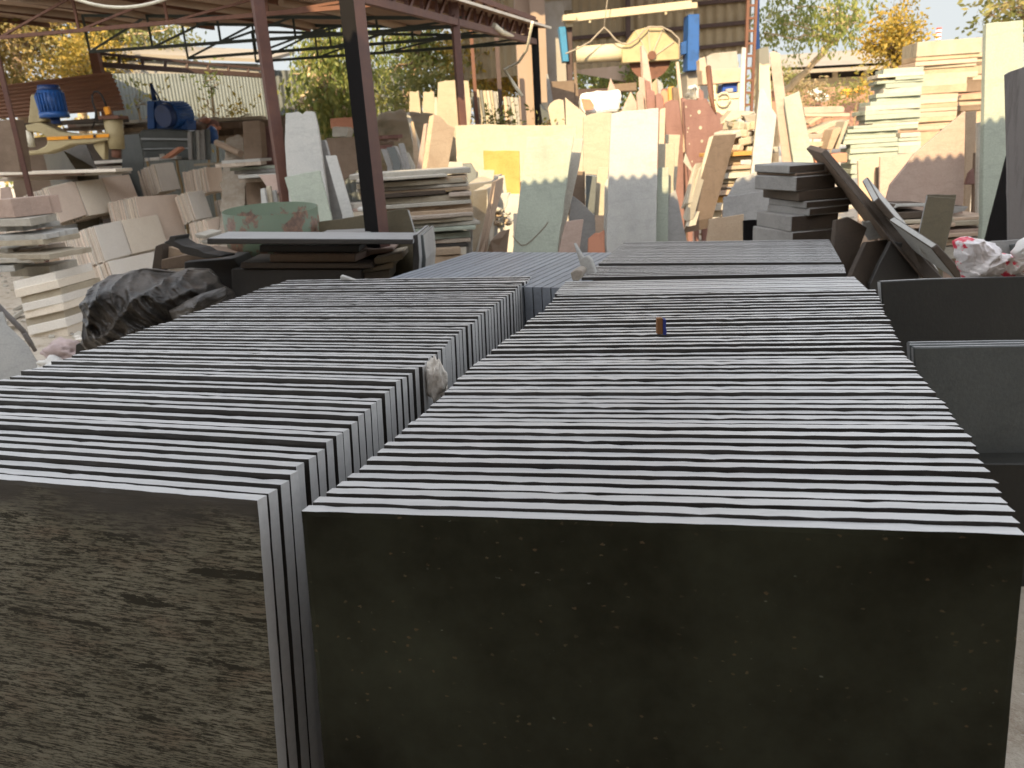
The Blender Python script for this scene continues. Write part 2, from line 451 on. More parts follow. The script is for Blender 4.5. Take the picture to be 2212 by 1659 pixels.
def put_slab(me, rc, yaw, wd, h, lean, label, group, ztop=.9):
    """rc: plan position of the front right top corner; yaw: degrees the right end swings towards the viewer"""
    o = bpy.data.objects.new("paving_slab", me); COL.objects.link(o)
    a = R(yaw); ex = V((cos(a), -sin(a), 0)); ey = V((sin(a), cos(a), 0))
    L = R(lean)
    up = V((0, 0, cos(L))) + ey * sin(L); bk = ey * cos(L) - V((0, 0, sin(L)))
    top = V((rc[0], rc[1], ztop)) - ex * wd / 2
    base = top - up * h
    o.matrix_world = M(((ex.x, bk.x, up.x, base.x), (ex.y, bk.y, up.y, base.y), (ex.z, bk.z, up.z, base.z), (0, 0, 0, 1)))
    return tag(o, label, "stone slab", group, 'thing')
def lerp(tab, v):
    if v <= tab[0][0]: return tab[0][1]
    for (a, p), (b, q) in zip(tab, tab[1:]):
        if v <= b: return p + (q - p) * (v - a) / (b - a)
    return tab[-1][1]
RP = [(.75,1.011),(.763,1.044),(.78,1.082),(.791,1.117),(.804,1.153),(.822,1.189),(.832,1.23),(.845,1.27),(.857,1.305),(.873,1.341),(.886,1.377),
 (.896,1.422),(.908,1.458),(.917,1.486),(.928,1.518),(.936,1.546),(.948,1.579),(.957,1.618),(.965,1.651),(.973,1.684),(.984,1.719),(.992,1.757),
 (1.001,1.788),(1.012,1.819),(1.022,1.849),(1.032,1.880),(1.041,1.916),(1.052,1.948),(1.068,1.994),(1.083,2.034),(1.102,2.081),(1.115,2.126),
 (1.125,2.158),(1.145,2.203),(1.163,2.25),(1.18,2.295),(1.198,2.336),(1.21,2.388),(1.227,2.436),(1.248,2.479),(1.263,2.521),(1.294,2.575),
 (1.3,2.613),(1.318,2.656),(1.336,2.7),(1.347,2.745),(1.366,2.789)]
LEAN_R = 7.0
rm = [slab_mesh("stone_slab", 1.16, .905, .0325, s, "dark stone") for s in range(6)]
rt = [slab_mesh("stone_slab", 1.16, .905, .0325, 60 + s, "dark stone", .22) for s in range(4)]
rfront = slab_mesh("stone_slab", 1.16, .905, .0325, 11, "speckled black stone")
GR = "black slabs standing in the row with the matchbox"
items = [(p, lerp([(1.0, 11.5), (2.3, 11.3), (2.8, 13.5)], p[1]), lerp([(1, 1.16), (2.3, 1.165), (2.8, 1.20)], p[1]), .0325) for p in RP]
y = 2.832
while y < 3.09:                                                     # a tight bundle
    items.append(((1.352 + (y - 2.83) * .25, y), lerp([(2.83, 14), (3.09, 14.5)], y), 1.19, .028)); y += .0295
y = 3.19
while y < 3.39:
    items.append(((1.427 + (y - 3.19) * .38, y), lerp([(3.19, 15), (3.39, 20)], y), 1.12, .0235)); y += .0265
y = 3.465
while y < 4.18:
    items.append(((1.525 + (y - 3.465) * .335, y), lerp([(3.46, 20.5), (4.2, 21.5)], y), 1.125, .0225)); y += .0245
items = [(p, yw, wd, min(t, (.0015 + (.94 * (items[k + 1][0][1] - p[1]))) if p[1] < 2.8 else .87 * (items[k + 1][0][1] - p[1]) if k + 1 < len(items) else t)) for k, (p, yw, wd, t) in enumerate(items)]
nR = len(items)
for i, (p, yaw, wd, t) in enumerate(items):
    me = rfront if i == 0 else rm[(i * 5) % 6] if p[1] < 2.8 else rt[(i * 3) % 4]
    j = random.uniform(-.2, .2) * (1 if p[1] < 2.8 else .3)
    lab = "speckled black slab face closing the near end of the row with the matchbox" if i == 0 else \
        ("hindmost black slab of the row with the matchbox" if i == nR - 1 else
         "pale-edged black slab, %s from the near end of the matchbox row" % ordinal(i + 1))
    o = put_slab(me, p, yaw + j, wd, .905, lerp([(1.0, 7.0), (2.79, 4.5), (2.82, 1.2), (3.1, 1.5), (3.19, 3.2), (3.4, 3.2), (3.46, 3.7), (4.2, 3.7)], p[1]), lab, GR, ztop=.9 + (random.uniform(-.0035, .0035) * (.2 if p[1] > 2.8 else 1) if i else 0))
    o.scale = (wd / 1.16, t / .0325, 1)
LP = [(-.479,1.288),(-.471,1.328),(-.458,1.366),(-.449,1.404),(-.446,1.440),(-.430,1.480),(-.423,1.526),(-.412,1.566),(-.398,1.605),(-.390,1.641),
 (-.379,1.685),(-.370,1.727),(-.362,1.772),(-.353,1.812),(-.346,1.854),(-.330,1.894),(-.325,1.950),(-.313,1.991),(-.301,2.031),(-.289,2.072),
 (-.273,2.103),(-.255,2.134),(-.253,2.183),(-.246,2.223),(-.235,2.260),(-.225,2.306),(-.213,2.345),(-.205,2.383),(-.2,2.427),(-.191,2.463),
 (-.178,2.505),(-.17,2.557),(-.159,2.593),(-.143,2.637),(-.129,2.675),(-.12,2.723),(-.109,2.769),(-.098,2.816),(-.084,2.854),(-.073,2.888),
 (-.063,2.922),(-.051,2.963),(-.039,3.006),(-.025,3.040),(-.013,3.093),(0,3.139),(.015,3.178),(.029,3.22),(.04,3.279),(.051,3.331),(.063,3.385),
 (.082,3.428),(.097,3.478),(.105,3.535),(.115,3.59)]
lm = [slab_mesh("stone_slab", 1.29, .905, .0318, 20 + s, "dark stone") for s in range(6)]
lfront = slab_mesh("stone_slab", 1.29, .905, .0318, 31, "saw streaked stone")
GL = "black slabs standing in the row with the wedged rock"
for i, p in enumerate(LP):
    lab = "saw-streaked brown black slab closing the near end of the row with the wedged rock" if i == 0 else \
        ("hindmost black slab of the row with the wedged rock" if i == len(LP) - 1 else
         "pale-edged black slab, %s from the near end of the wedged-rock row" % ordinal(i + 1))
    o = put_slab(lfront if i == 0 else lm[(i * 5) % 6], p, lerp([(1.28, 17.0), (2.4, 16.3), (3.6, 15.4)], p[1]) + random.uniform(-.15, .15), 1.29, .905, lerp([(1.3, 8.0), (3.6, 4.0)], p[1]), lab, GL,
                 ztop=.9 + random.uniform(-.004, .004))
    gap = (LP[i + 1][1] - p[1]) * .95 if i + 1 < len(LP) else .04
    o.scale = (1, min(1, gap / .0318), 1)
# the cross row behind, its edges running away from the viewer
cm = [slab_mesh("stone_slab", .80, .9, .040, 40 + s, "slate stone", .5, "blue grey edge") for s in range(3)]
a = R(26.0); dx = V((cos(a), -sin(a), 0)); dy = V((sin(a), cos(a), 0))
A0 = atz(822, 612, .885)
k = 0; xk = 0.0
while xk < 1.06:
    o = bpy.data.objects.new("paving_slab", cm[k % 3]); COL.objects.link(o)
    c = A0 + dx * xk + dy * .52
    up = V((0, 0, 1)); wv = dy; tv = -dx
    o.matrix_world = M(((wv.x, tv.x, up.x, c.x), (wv.y, tv.y, up.y, c.y), (0, 0, 1, 0), (0, 0, 0, 1)))
    o.scale = (1.3, 1, .885 / .9)
    tag(o, "blue grey slab edge, %s in the cross row behind the wedged-rock row" % ordinal(k + 1), "stone slab", "blue grey slabs set edge-on in the cross row", 'thing')
    xk += .0425 + random.uniform(0, .004); k += 1
# ---------------------------------------------------------------- generic stone pieces
def rough_line(poly, amp, step, seed):
    out = []; n = len(poly)
    for i in range(n):
        p, q = poly[i], poly[(i + 1) % n]; d = (q - p).length
        m = max(1, int(d / step))
        ctr = sum(poly, V()) / n
        for k in range(m):
            t = k / m; r = p.lerp(q, t)
            if k: r = r + (r - ctr).normalized() * amp * (noise.noise(r * 9 + V((seed, 0, 0))) + .6 * noise.noise(r * 31 + V((0, seed, 0))))
            out.append(r)
    return out
SEED = [0]
def lean(px, Y, mat, label, yaw=0, tilt=10, t=.03, group=None, cat="stone slab", name="stone_slab", ref=None, rough=0.006, bevel=.004, kind='thing', side=None):
    """slab leaning back: its front outline given as seen, on the plane at depth Y (yaw > 0 faces right); points flagged 'g' run on down to the ground"""
    SEED[0] += 1
    a, L = R(yaw), R(tilt)
    n = V((sin(a) * cos(L), -cos(a) * cos(L), sin(L)))
    cx = sum(p[0] for p in px) / len(px); cy = sum(p[1] for p in px) / len(px)
    if ref: cx, cy = ref
    p0 = at(cx, cy, Y); o = V((0, 0, CAMZ))
    dn = V((0, 0, -1)); dn = (dn - n * dn.dot(n)).normalized()
    poly = []; m_ = len(px)
    for i, p in enumerate(px):
        d = ray(p[0], p[1]); q = o + d * ((p0 - o).dot(n) / d.dot(n))
        q.z = max(q.z, .0)
        if len(p) > 2 and q.z > .02:
            gq = q + dn * (q.z / -dn.z)
            if len(px[(i + 1) % m_]) > 2: poly += [q, gq]
            elif len(px[i - 1]) > 2: poly += [gq, q]
            else: poly.append(gq)
        else: poly.append(q)
    if rough: poly = rough_line(poly, rough, .05, SEED[0] * 7.7)
    b = MB(); b.prism(poly, -n * t, 0, 1 if side else 0)
    return b.build(name, [MAT[mat]] + ([MAT[side]] if side else []), label=label, cat=cat, group=group, kind=kind, bevel=bevel)
def strip(px, Y, vec, mat, label, dY=None, group=None, cat="stone slab", name="stone_slab", bevel=.004, rough=0, side=None, ground=False):
    """edge of a slab seen end-on: outline at depth Y (dY: depth per point), pushed back along vec"""
    SEED[0] += 1
    poly = [at(p[0], p[1], Y + (dY[i] if dY else 0)) for i, p in enumerate(px)]
    for q in poly: q.z = max(q.z, 0)
    if rough: poly = rough_line(poly, rough, .05, SEED[0] * 3.1)
    b = MB(); b.prism(poly, V(vec), 0, 1 if side else 0)
    return b.build(name, [MAT[mat]] + ([MAT[side]] if side else []), label=label, cat=cat, group=group, kind='thing', bevel=bevel)
def flat(xl, xr, yt, yb, Y, depth, mat, label, group=None, yaw=0, rough=.012, cat="stone slab", slope=0.0, bevel=.004, name="stone_slab", chip=0, side=None):
    """slab lying flat: front edge from (xl..xr, yt..yb) at depth Y"""
    SEED[0] += 1; rnd = random.Random(SEED[0])
    xm, ym = (xl + xr) / 2, (yt + yb) / 2
    p = at(xm, ym, Y); k = Y / F
    wd = (xr - xl) * k * 1.005; t = max(.012, (yb - yt) * k)
    a = R(yaw); ex = V((cos(a), sin(a), slope)); ey = V((-sin(a), cos(a), 0))
    f = p - V((0, 0, t / 2))
    poly = [f - ex * wd / 2, f + ex * wd / 2, f + ex * (wd / 2 - chip * rnd.random()) + ey * depth, f - ex * (wd / 2 - chip * rnd.random()) + ey * depth * rnd.uniform(.85, 1)]
    if rough: poly = rough_line(poly, rough, .06, SEED[0] * 5.3)
    b = MB(); b.prism(poly, V((0, 0, t)), 0, 1 if side else 0)
    o = b.build(name, [MAT[mat]] + ([MAT[side]] if side else []), label=label, cat=cat, group=group, kind='thing', bevel=bevel)
    if side:                                                        # fronts dark, tops and ends pale: shade and yard light put into the colour
        for f_ in o.data.polygons:
            if abs(f_.normal.dot(ex.normalized())) > .75: f_.material_index = 0
    return o
def pile(rows, Y, depth, mats, what, group, yaw=0, rough=.014, yj=5, dj=.04, cat="stone slab", slope=0, chip=.1, name="flat_stone"):
    """slabs lying on one another, one row (xl, xr, yt, yb) each, listed from the top"""
    n = len(rows)
    for i, r in enumerate(rows):
        xl, xr, yt, yb = r[:4]
        m = r[4] if len(r) > 4 else mats[(i * 7 + 3) % len(mats)]
        lab = ("topmost " if i == 0 else "lowest " if i == n - 1 else ordinal(i + 1) + " from top ") + what
        flat(xl, xr, yt, yb, Y + random.uniform(-dj, dj), depth * random.uniform(.9, 1.05), m, lab, group,
             yaw + random.uniform(-yj, yj), rough, cat, slope, chip=chip, name=name)
def block(c, ex, ey, ez, mat, label, group=None, cat="stone block", name="stone_block", bevel=.012):
    b = MB(); b.box(c, ex, ey, ez)
    return b.build(name, MAT[mat], label=label, cat=cat, group=group, kind='thing', bevel=bevel)
def rock(name, c, r, mat, label, cat, squash=(1, 1, 1), amp=.3, seed=1, sub=3, kind='thing', group=None):
    bm = bmesh.new(); bmesh.ops.create_icosphere(bm, subdivisions=sub, radius=1)
    for v in bm.verts:
        p = v.co.copy()
        k = 1 + amp * noise.noise(p * 1.3 + V((seed * 9, 0, 0))) + amp * .5 * noise.noise(p * 3.7 + V((0, seed * 5, 0))) + amp * .25 * noise.noise(p * 9 + V((0, 0, seed)))
        v.co = V((p.x * squash[0], p.y * squash[1], p.z * squash[2])) * r * k
    me = bpy.data.meshes.new(name); bm.to_mesh(me); bm.free(); me.materials.append(MAT[mat])
    for f in me.polygons: f.use_smooth = True
    o = bpy.data.objects.new(name, me); COL.objects.link(o); o.location = c; WORLD[o.name] = V(c)
    return tag(o, label, cat, group, kind)
# ---------------------------------------------------------------- small things on the rows
# pale rock wedged between the two rows
rock("wedged_rock", at(1709 / 4000 * 2212, 1490 / 3000 * 1659, 2.16) , .066, "shed wedge rock", "pale pitted rock wedged beside the row of black slabs", "rock", (.42, .45, .95), .6, 3, 4)
# matchbox, tucked upright among the slabs
mp = at(1428, 706, 2.22)
mbx = empty("matchbox", mp - V((0, 0, .03)), "tiny worn orange and blue matchbox standing on the black slabs", "matchbox")
b = MB(); b.box(mp + V((-.005, 0, .004)), (.0085, 0, 0), (0, .010, 0), (0, 0, .024)); b.build("tray", MAT["matchbox orange"], mbx, bevel=.001)
b = MB(); b.prism([mp + V((.004, -.012, -.022)), mp + V((.013, -.012, -.024)), mp + V((.015, -.012, -.012)), mp + V((.012, -.012, 0)), mp + V((.013, -.012, .024)), mp + V((.004, -.012, .025))], (0, .022, 0))
b.build("sleeve", MAT["matchbox blue"], mbx, bevel=.001)
# white shard and little block by the cross row
strip([(1238, 524), (1257, 556), (1268, 552), (1276, 562), (1286, 591), (1262, 592), (1253, 575)], 3.32, (.015, .02, 0), "white stone", "pointed white stone shard propped between the rows of black slabs", cat="stone shard", name="stone_shard")
strip([(1232, 589), (1246, 582), (1258, 585), (1258, 594), (1250, 608), (1236, 606)], 3.22, (.03, .10, 0), "rough rock", "small pale rough stone chip beside the pointed white shard", cat="stone chip", name="stone_chip", rough=.004)
# ---------------------------------------------------------------- leaning tile rows on the far side of the yard
def tiles(quad, Y, dY1, dY3, n, mats, where, group, t=.028, jit=.009):
    """quad: front tile (top-left nearest corner, top-right, bottom-right, bottom-left) as seen; n tiles behind it"""
    P0 = at(*quad[0], Y); P1 = at(*quad[1], Y + dY1); P3 = at(*quad[3], Y + dY3)
    e1 = P1 - P0; up = P0 - P3
    e2 = up.cross(e1).normalized()
    if e2.x > 0: e2 = -e2
    for i in range(n):
        b = MB(); s = e2 * (t * i) + e1.normalized() * random.uniform(-jit, jit) + up.normalized() * random.uniform(-jit, jit) * 1.5
        c = P3 + e1 / 2 + up / 2 + s + e2 * t / 2
        b.box(c, e1 / 2, e2 * t * .43, up / 2); b.m = [0 if abs((b.v[f[1]] - b.v[f[0]]).cross(b.v[f[2]] - b.v[f[0]]).normalized().dot(e2)) > .8 else 1 for f in b.f]
        lab = ("front pale tile of %s" % where) if i == 0 else "%s tile back in %s" % (ordinal(i + 1), where)
        b.build("stone_tile", [MAT[mats[0] if i == 0 else mats[(i * 3 + i // 4) % len(mats)]], MAT["tile rim"]], label=lab, cat="stone tile", group=group, kind='thing', bevel=.003)
BM = ["shed beige", "shed pink", "shed beige", "shed pale", "tile rim"]
tiles([(103, 404), (161, 390), (192, 465), (131, 479)], 10.6, 0.56, -.08, 44, ["shed pink"] + BM, "the leaning tile row with the loose tiles on top", "tiles leaning in the row with loose tiles on top")
tiles([(164, 391), (221, 385), (249, 455), (192, 465)], 11.16, 0.53, -.08, 18, ["shed beige"] + BM, "the beige tile set beside the loose topped tile row", "tiles set beside the loose topped row")
tiles([(222, 385), (280, 377), (297, 446), (250, 455)], 11.69, 0.53, -.08, 18, ["shed pink"] + BM, "the peach tile set in the upper tier of tiles", "tiles set in the upper tier")
tiles([(204, 489), (262, 477), (285, 549), (229, 565)], 10.15, 0.56, -.08, 30, ["shed pale"] + BM, "the cream tile row just above the lowest tier", "tiles leaning in the middle tier")
tiles([(263, 476), (341, 463), (366, 533), (287, 548)], 10.71, 0.74, -.08, 18, ["shed beige"] + BM, "the veined wide tile set beside the cream row", "wide tiles beside the cream row")
tiles([(234, 567), (332, 545), (352, 612), (258, 640)], 9.75, 0.93, -.08, 30, ["shed pale", "shed beige", "tan stone", "shed pink"], "the lowest tier of tiles behind the black plastic", "tiles in the lowest tier")
tiles([(291, 427), (384, 421), (413, 520), (316, 540)], 11.2, 0.85, -.08, 18, ["shed pink"] + BM, "the large peach tile set near the green drum", "large tiles near the green drum")
tiles([(180, 362), (278, 357), (297, 412), (205, 420)], 12.2, 0.9, -.08, 16, ["shed pale"] + BM, "the high back tier of tiles under the yellow arm", "tiles in the high back tier")
tiles([(334, 355), (374, 351), (391, 407), (351, 414)], 12.3, 0.43, -.08, 13, ["shed pale"] + BM, "the back row with narrow pale tiles", "narrow tiles in the back row")
tiles([(444, 362), (478, 362), (485, 412), (453, 415)], 12.6, 0.39, -.08, 16, ["shed pink"] + BM, "the pinkish back row under the blue motor", "pinkish tiles in the back row")
tiles([(405, 415), (441, 411), (459, 465), (425, 474)], 11.7, 0.39, -.08, 9, ["shed pale"] + BM, "the short row of tiles left of the green drum", "tiles in the short row by the drum")
tiles([(447, 475), (478, 468), (496, 530), (462, 540)], 11.3, 0.39, -.08, 11, ["shed pink"] + BM, "the low short row of tiles next to the green drum", "tiles in the low short row by the drum")
tiles([(107, 562), (128, 556), (168, 626), (140, 634)], 9.7, 0.19, -.08, 4, ["tan stone", "peach stone"], "the orange brown tiles beside the leaning rough stack", "orange brown tiles beside the rough stack")
tiles([(500, 425), (540, 420), (556, 470), (512, 478)], 12.4, 0.46, -.08, 12, ["green stone", "white stone", "pale stone"], "the greenish row behind the green drum", "greenish tiles behind the drum")
# far left pinkish slab and the loose tiles on top
lean([(0, 406), (21, 403), (37, 462), (36, 470), (0, 474)], 9.6, "pink stone", "pinkish tile leaning over the rough flat stone stack", yaw=20, tilt=15)
for i, (a, b_, c, d) in enumerate([(0, 243, 369, 375), (0, 170, 376, 381), (60, 243, 375, 380), (0, 139, 383, 390)]):
    flat(a, b_, c, d, 10.9 + .1 * i, .5, ["shed beige", "pink stone", "pale stone", "beige stone"][i], "%s loose tile lying along the top of the leaning tile row" % ["uppermost thin", "second thin", "third short", "lowest cream"][i], "loose tiles on the leaning row", slope=-.03)
flat(137, 180, 358, 372, 12.0, .12, "grey stone", "small grey tile edge lying under the yellow arm", yaw=0)
for i, (a, b_, c, d) in enumerate([(205, 345, 344, 350), (300, 380, 340, 346), (420, 490, 352, 357), (345, 356, 333, 345)]):
    flat(a, b_, c, d, 12.9, .5, ["shed pale", "white stone", "cream stone", "pale stone"][i], "%s lying above the back tier of tiles" % ["long thin pale slab", "thin white slab", "thin cream slab", "short pale slab end"][i])
strip([(345, 343), (384, 317), (390, 322), (362, 342)], 12.6, (.03, .12, 0), "rust patch", "reddish brown split slab piece lying below the blue machine")
# ---------------------------------------------------------------- rough stone stack at the left border
ST = ["shed beige", "pale stone", "cream stone", "tan stone", "pale stone"]
pile([(-40, 40, 432, 470, "pink stone"), (-60, 90, 473, 489, "pale stone"), (-40, 62, 490, 500, "white stone"), (-60, 117, 508, 519, "white stone"), (-50, 105, 520, 531, "cream stone"),
      (-60, 40, 538, 547, "pale stone"), (18, 88, 539, 548, "beige stone"), (-40, 135, 549, 560, "cream stone"), (-60, 110, 558, 568, "pale stone"), (-50, 44, 563, 572, "pale stone"),
      (-60, 38, 574, 588, "white stone"), (10, 118, 576, 597, "pale stone")], 7.3, .5, ST, "rough flat stone in the leaning heap by the frame edge", "rough flat stones in the leaning heap", yaw=-18, rough=.045, yj=10, dj=.15, chip=.3)
ST = ["shed pale", "shed beige"]
pile([(24, 125, 598, 616), (26, 132, 615, 633), (40, 138, 632, 648), (44, 140, 647, 664), (47, 143, 663, 680), (50, 145, 679, 697), (55, 148, 696, 716), (58, 152, 714, 735)],
     7.2, .6, ["shed pale", "shed beige", "cream stone"], "thick cream slab in the tilted stack under the rough heap", "thick cream slabs in the tilted stack", yaw=-6, rough=.006, yj=2, dj=.03, slope=.17, chip=0)
lean([(-40, 690), (5, 672), (14, 700), (60, 745), (86, 790), (95, 830), (-40, 850)], 5.2, "white stone", "pale slab leaning at the frame edge beside the black slab row", yaw=25, tilt=28, t=.05)
b = MB(); b.tube([at(-10, 655, 6.0), at(50, 715, 6.1), at(68, 745, 6.2)], .022); b.tube([at(52, 720, 6.09), at(76, 757, 6.2)], .016)
b.build("pole", MAT["weathered wood"], label="thin weathered wooden stick leaning against the tilted stack", cat="stick", kind='thing')
# cloth and small dark tin near the black plastic
rock("rag", at(146, 762, 5.2), .13, "pink cloth", "crumpled pale pink rag lying near the black plastic sheet", "rag", (1.05, .8, .75), .55, 5, 4)
rock("rag", at(120, 790, 5.1), .10, "white cloth", "small pale crumpled cloth beneath the pink rag", "rag", (1.2, .9, .6), .5, 6, 4)
strip([(163, 745), (186, 733), (205, 740), (207, 758), (190, 775), (160, 780)], 4.6, (.03, .10, 0), "dark stone", "dark broken stone lump beside the black plastic sheet", cat="stone lump", name="stone_lump", rough=.006)
for i in range(60):
    px, py = random.uniform(120, 240), random.uniform(628, 740)
    p = atz(px, py, .02)
    if p.y > 14: continue
    rock("stone_chip", p, random.uniform(.012, .05), random.choice(["shed pale", "white stone", "beige stone"]), "small pale stone chip lying on the dusty ground by the black plastic", "stone chip", (1.3, 1, .5), .4, i, 1, group="stone chips on the ground by the black plastic")
# ---------------------------------------------------------------- black plastic sheet bundled over something
def bundle(px, Y, depth, mat, name, label, cat, seed=1, amp=.045, nu=72, nv=48, fr=1.0):
    """draped sheet: outline as seen at depth Y, bulging towards the viewer, with sharp folds"""
    P = [at(p[0], p[1], Y + (p[2] if len(p) > 2 else 0)) for p in px]
    ctr = sum(P, V()) / len(P)
    n = len(P); cum = [0]
    for i in range(n): cum.append(cum[-1] + (P[(i + 1) % n] - P[i]).length)
    vs, fs = [], []
    for j in range(nv + 1):
        r = sin(pi / 2 * j / nv)
        for i in range(nu):
            s = cum[-1] * i / nu; k = max(q for q in range(n) if cum[q] <= s + 1e-9)
            p = P[k].lerp(P[(k + 1) % n], (s - cum[k]) / max(1e-6, cum[k + 1] - cum[k]))
            q = ctr.lerp(p, r)
            q = q + V((0, -depth * cos(pi / 2 * j / nv) ** .8, 0))
            f = V(((q.x + q.z * .8) * 2.0, q.y * 2, (q.z - q.x * .8) * 5.5)) * fr + V((seed * 5, 0, 0))
            g_ = V(((q.x - q.z) * 3.0, q.y * 3, (q.z + q.x) * 9)) * fr + V((0, seed * 3, 0))
            rg = lambda p_: (1 - abs(noise.noise(p_)) * 1.6) ** 3
            d = rg(f) * .9 + rg(g_) * .45 + .5 * noise.noise(f * .5) + .18 * rg(g_ * 2.3)
            q = q + V((.25 * (d - .5), -(d - .5) * 1.0, .30 * (d - .5))) * amp * 1.6 * (1 if j < nv else .5)
            vs.append(q)
    for j in range(nv):
        for i in range(nu):
            i2 = (i + 1) % nu
            fs.append((j * nu + i, j * nu + i2, (j + 1) * nu + i2, (j + 1) * nu + i))
    # back half
    m = len(vs)
    for j in range(nv + 1):
        r = sin(pi / 2 * j / nv)
        for i in range(nu):
            p = vs[nv * nu + i]; q = ctr.lerp(p, r) + V((0, depth * .6 * cos(pi / 2 * j / nv), 0)); vs.append(q)
    for j in range(nv):
        for i in range(nu):
            i2 = (i + 1) % nu
            fs.append((m + j * nu + i2, m + j * nu + i, m + (j + 1) * nu + i, m + (j + 1) * nu + i2))
    b = MB(); b.add(vs, fs, 0, True)
    return b.build(name, MAT[mat], label=label, cat=cat, kind='thing')
bundle([(203, 735), (205, 690), (203, 655), (210, 615), (240, 595), (290, 589), (330, 582), (380, 590), (402, 580), (450, 580), (470, 600), (475, 615), (502, 630), (512, 650), (480, 690), (400, 740), (300, 790), (215, 790)],
       4.25, .34, "black plastic", "plastic_sheet", "crumpled black plastic sheet bundled beside the black slab row", "plastic sheet", 2, .055, 150, 84, 1.0)
bundle([(370, 670), (420, 640), (490, 618), (492, 640), (455, 668), (380, 700)], 3.95, .10, "black plastic", "plastic_sheet", "small dusty fold of black plastic tucked against the slab row", "plastic sheet", 9, .03, 36, 20)
_strip, _lean = strip, lean
DS = .925
def strip(px, Y, vec, *a, **k): return _strip(px, Y * DS, vec, *a, **k)
def lean(px, Y, *a, **k): return _lean(px, Y * DS, *a, **k)
# ---------------------------------------------------------------- dark slabs, drum and shelf behind the wedged-rock row
dr = MB()
c0 = at(588, 480, 5.0); rad = .292; h = .24
segs = 48; vs = []; fs = []
for i in range(segs + 1):
    a = 2 * pi * i / segs
    zt = .085 + .022 * sin(a - .3)
    for r_, z in ((rad, -h), (rad, zt), (rad - .006, zt), (rad - .006, -h)): vs.append(c0 + V((r_ * cos(a), r_ * sin(a), z)))
for i in range(segs):
    for k in range(4): fs.append((i * 4 + k, i * 4 + (k + 1) % 4, i * 4 + 4 + (k + 1) % 4, i * 4 + 4 + k))
dr.add(vs, fs, 0, True)
dr.build("steel_drum", MAT["rusted green drum"], label="cut down pale green steel drum with rust patches", cat="drum", kind='thing')
lean([(687, 479), (800, 462), (874, 450), (880, 452), (897, 512, 'g'), (690, 530, 'g')], 5.25, "olive stone", "dark olive slab with pale rim leaning behind the black post foot", yaw=-12, tilt=12, t=.035, side="dust edge")
strip([(447, 515), (892, 517), (892, 528), (447, 527)], 4.55, (0, .34, 0), "dark stone", "long black slab with pale top lying across the dark stack", side="dust edge")
strip([(690, 505), (800, 500), (830, 504), (818, 507), (700, 508)], 4.95, (0, .2, 0), "grey stone", "thin grey slab lying behind the long black slab")
strip([(892, 508), (902, 506), (906, 560), (900, 640), (892, 640)], 4.62, (.02, .5, 0), "dark stone", "black slab standing on edge at the end of the dark stack", side="dust edge")
strip([(908, 507), (914, 507), (920, 560), (914, 640), (908, 640)], 4.75, (.02, .5, 0), "slate stone", "slate slab on edge just past the black upright slab", side="dust edge")
strip([(560, 530), (775, 531), (775, 545), (560, 545)], 4.75, (.0, .5, 0), "dark stone", "short black slab under the long black slab", side="dust edge")
strip([(582, 549), (767, 549), (767, 566), (582, 566)], 4.72, (.10, .45, 0), "brown stone", "brown slab below the short black slab in the dark stack", side="pink stone")
strip([(767, 539), (849, 536), (849, 543), (770, 556), (767, 552)], 4.9, (.0, .3, 0), "pink stone", "pinkish slab end sticking out high in the dark stack", rough=.006)
strip([(808, 558), (869, 546), (870, 560), (852, 565), (808, 572)], 4.8, (.0, .3, 0), "cream stone", "cream slab end sticking out farthest from the dark stack", rough=.005)
strip([(780, 584), (850, 566), (850, 579), (780, 590)], 4.8, (.0, .3, 0), "cream stone", "cream slab end below the farthest cream slab end", rough=.005)
strip([(785, 590), (842, 583), (842, 605), (785, 605)], 4.85, (.0, .3, 0), "pale stone", "lowest pale slab end in the dark stack", rough=.005)
strip([(520, 567), (801, 570), (808, 580), (520, 580)], 4.7, (.0, .5, 0), "umber stone", "long brown slab in the middle of the dark stack")
strip([(500, 581), (780, 582), (780, 700), (500, 700)], 4.72, (.0, .5, 0), "dark stone", "big black block carrying the dark stack", cat="stone block", name="stone_block")
strip([(735, 595), (742, 596), (770, 606), (735, 606)], 4.1, (.0, .03, 0), "white stone", "small white stone sliver on the hindmost slab", cat="stone sliver", name="stone_sliver")
# broken black shards and a timber block left of the stack
strip([(352, 524), (364, 518), (365, 511), (380, 509), (378, 520), (395, 530), (425, 536), (440, 545), (480, 552), (480, 556), (440, 558), (410, 552), (390, 546), (385, 538)], 4.7, (.05, .08, 0), "dark stone", "jagged black stone shard perched on the timber block", rough=.006, cat="stone shard", name="stone_shard")
strip([(335, 532), (350, 526), (352, 540), (348, 585), (326, 590)], 4.9, (.05, .15, 0), "umber stone", "dark end of the rough timber block under the black shard", cat="timber block", name="timber_block", rough=.004)
strip([(352, 530), (395, 540), (400, 552), (352, 562)], 4.95, (.03, .2, 0), "tan stone", "tan rough stone behind the jagged black shard", cat="stone block", name="stone_block", rough=.006)
strip([(348, 561), (402, 550), (480, 556), (480, 575), (348, 582)], 4.88, (.03, .4, 0), "brown stone", "brown flat stone under the jagged black shard", rough=.006)
strip([(398, 566), (505, 558), (515, 575), (530, 700), (398, 700)], 4.8, (.0, .4, 0), "dark stone", "black block between the plastic sheet and the dark stack", cat="stone block", name="stone_block")
lean([(330, 560), (352, 562), (365, 640, 'g'), (326, 640, 'g')], 5.1, "umber stone", "dark brown slab standing behind the black plastic sheet", yaw=-20)
for i, (px_) in enumerate([[(432, 520), (520, 522), (522, 530), (440, 528)], [(420, 505), (446, 508), (446, 516), (424, 514)]]):
    strip(px_, 5.6, (0, .3, 0), "pale stone", ["pale slab edge showing behind the black shards", "small pale slab piece behind the black shards"][i])

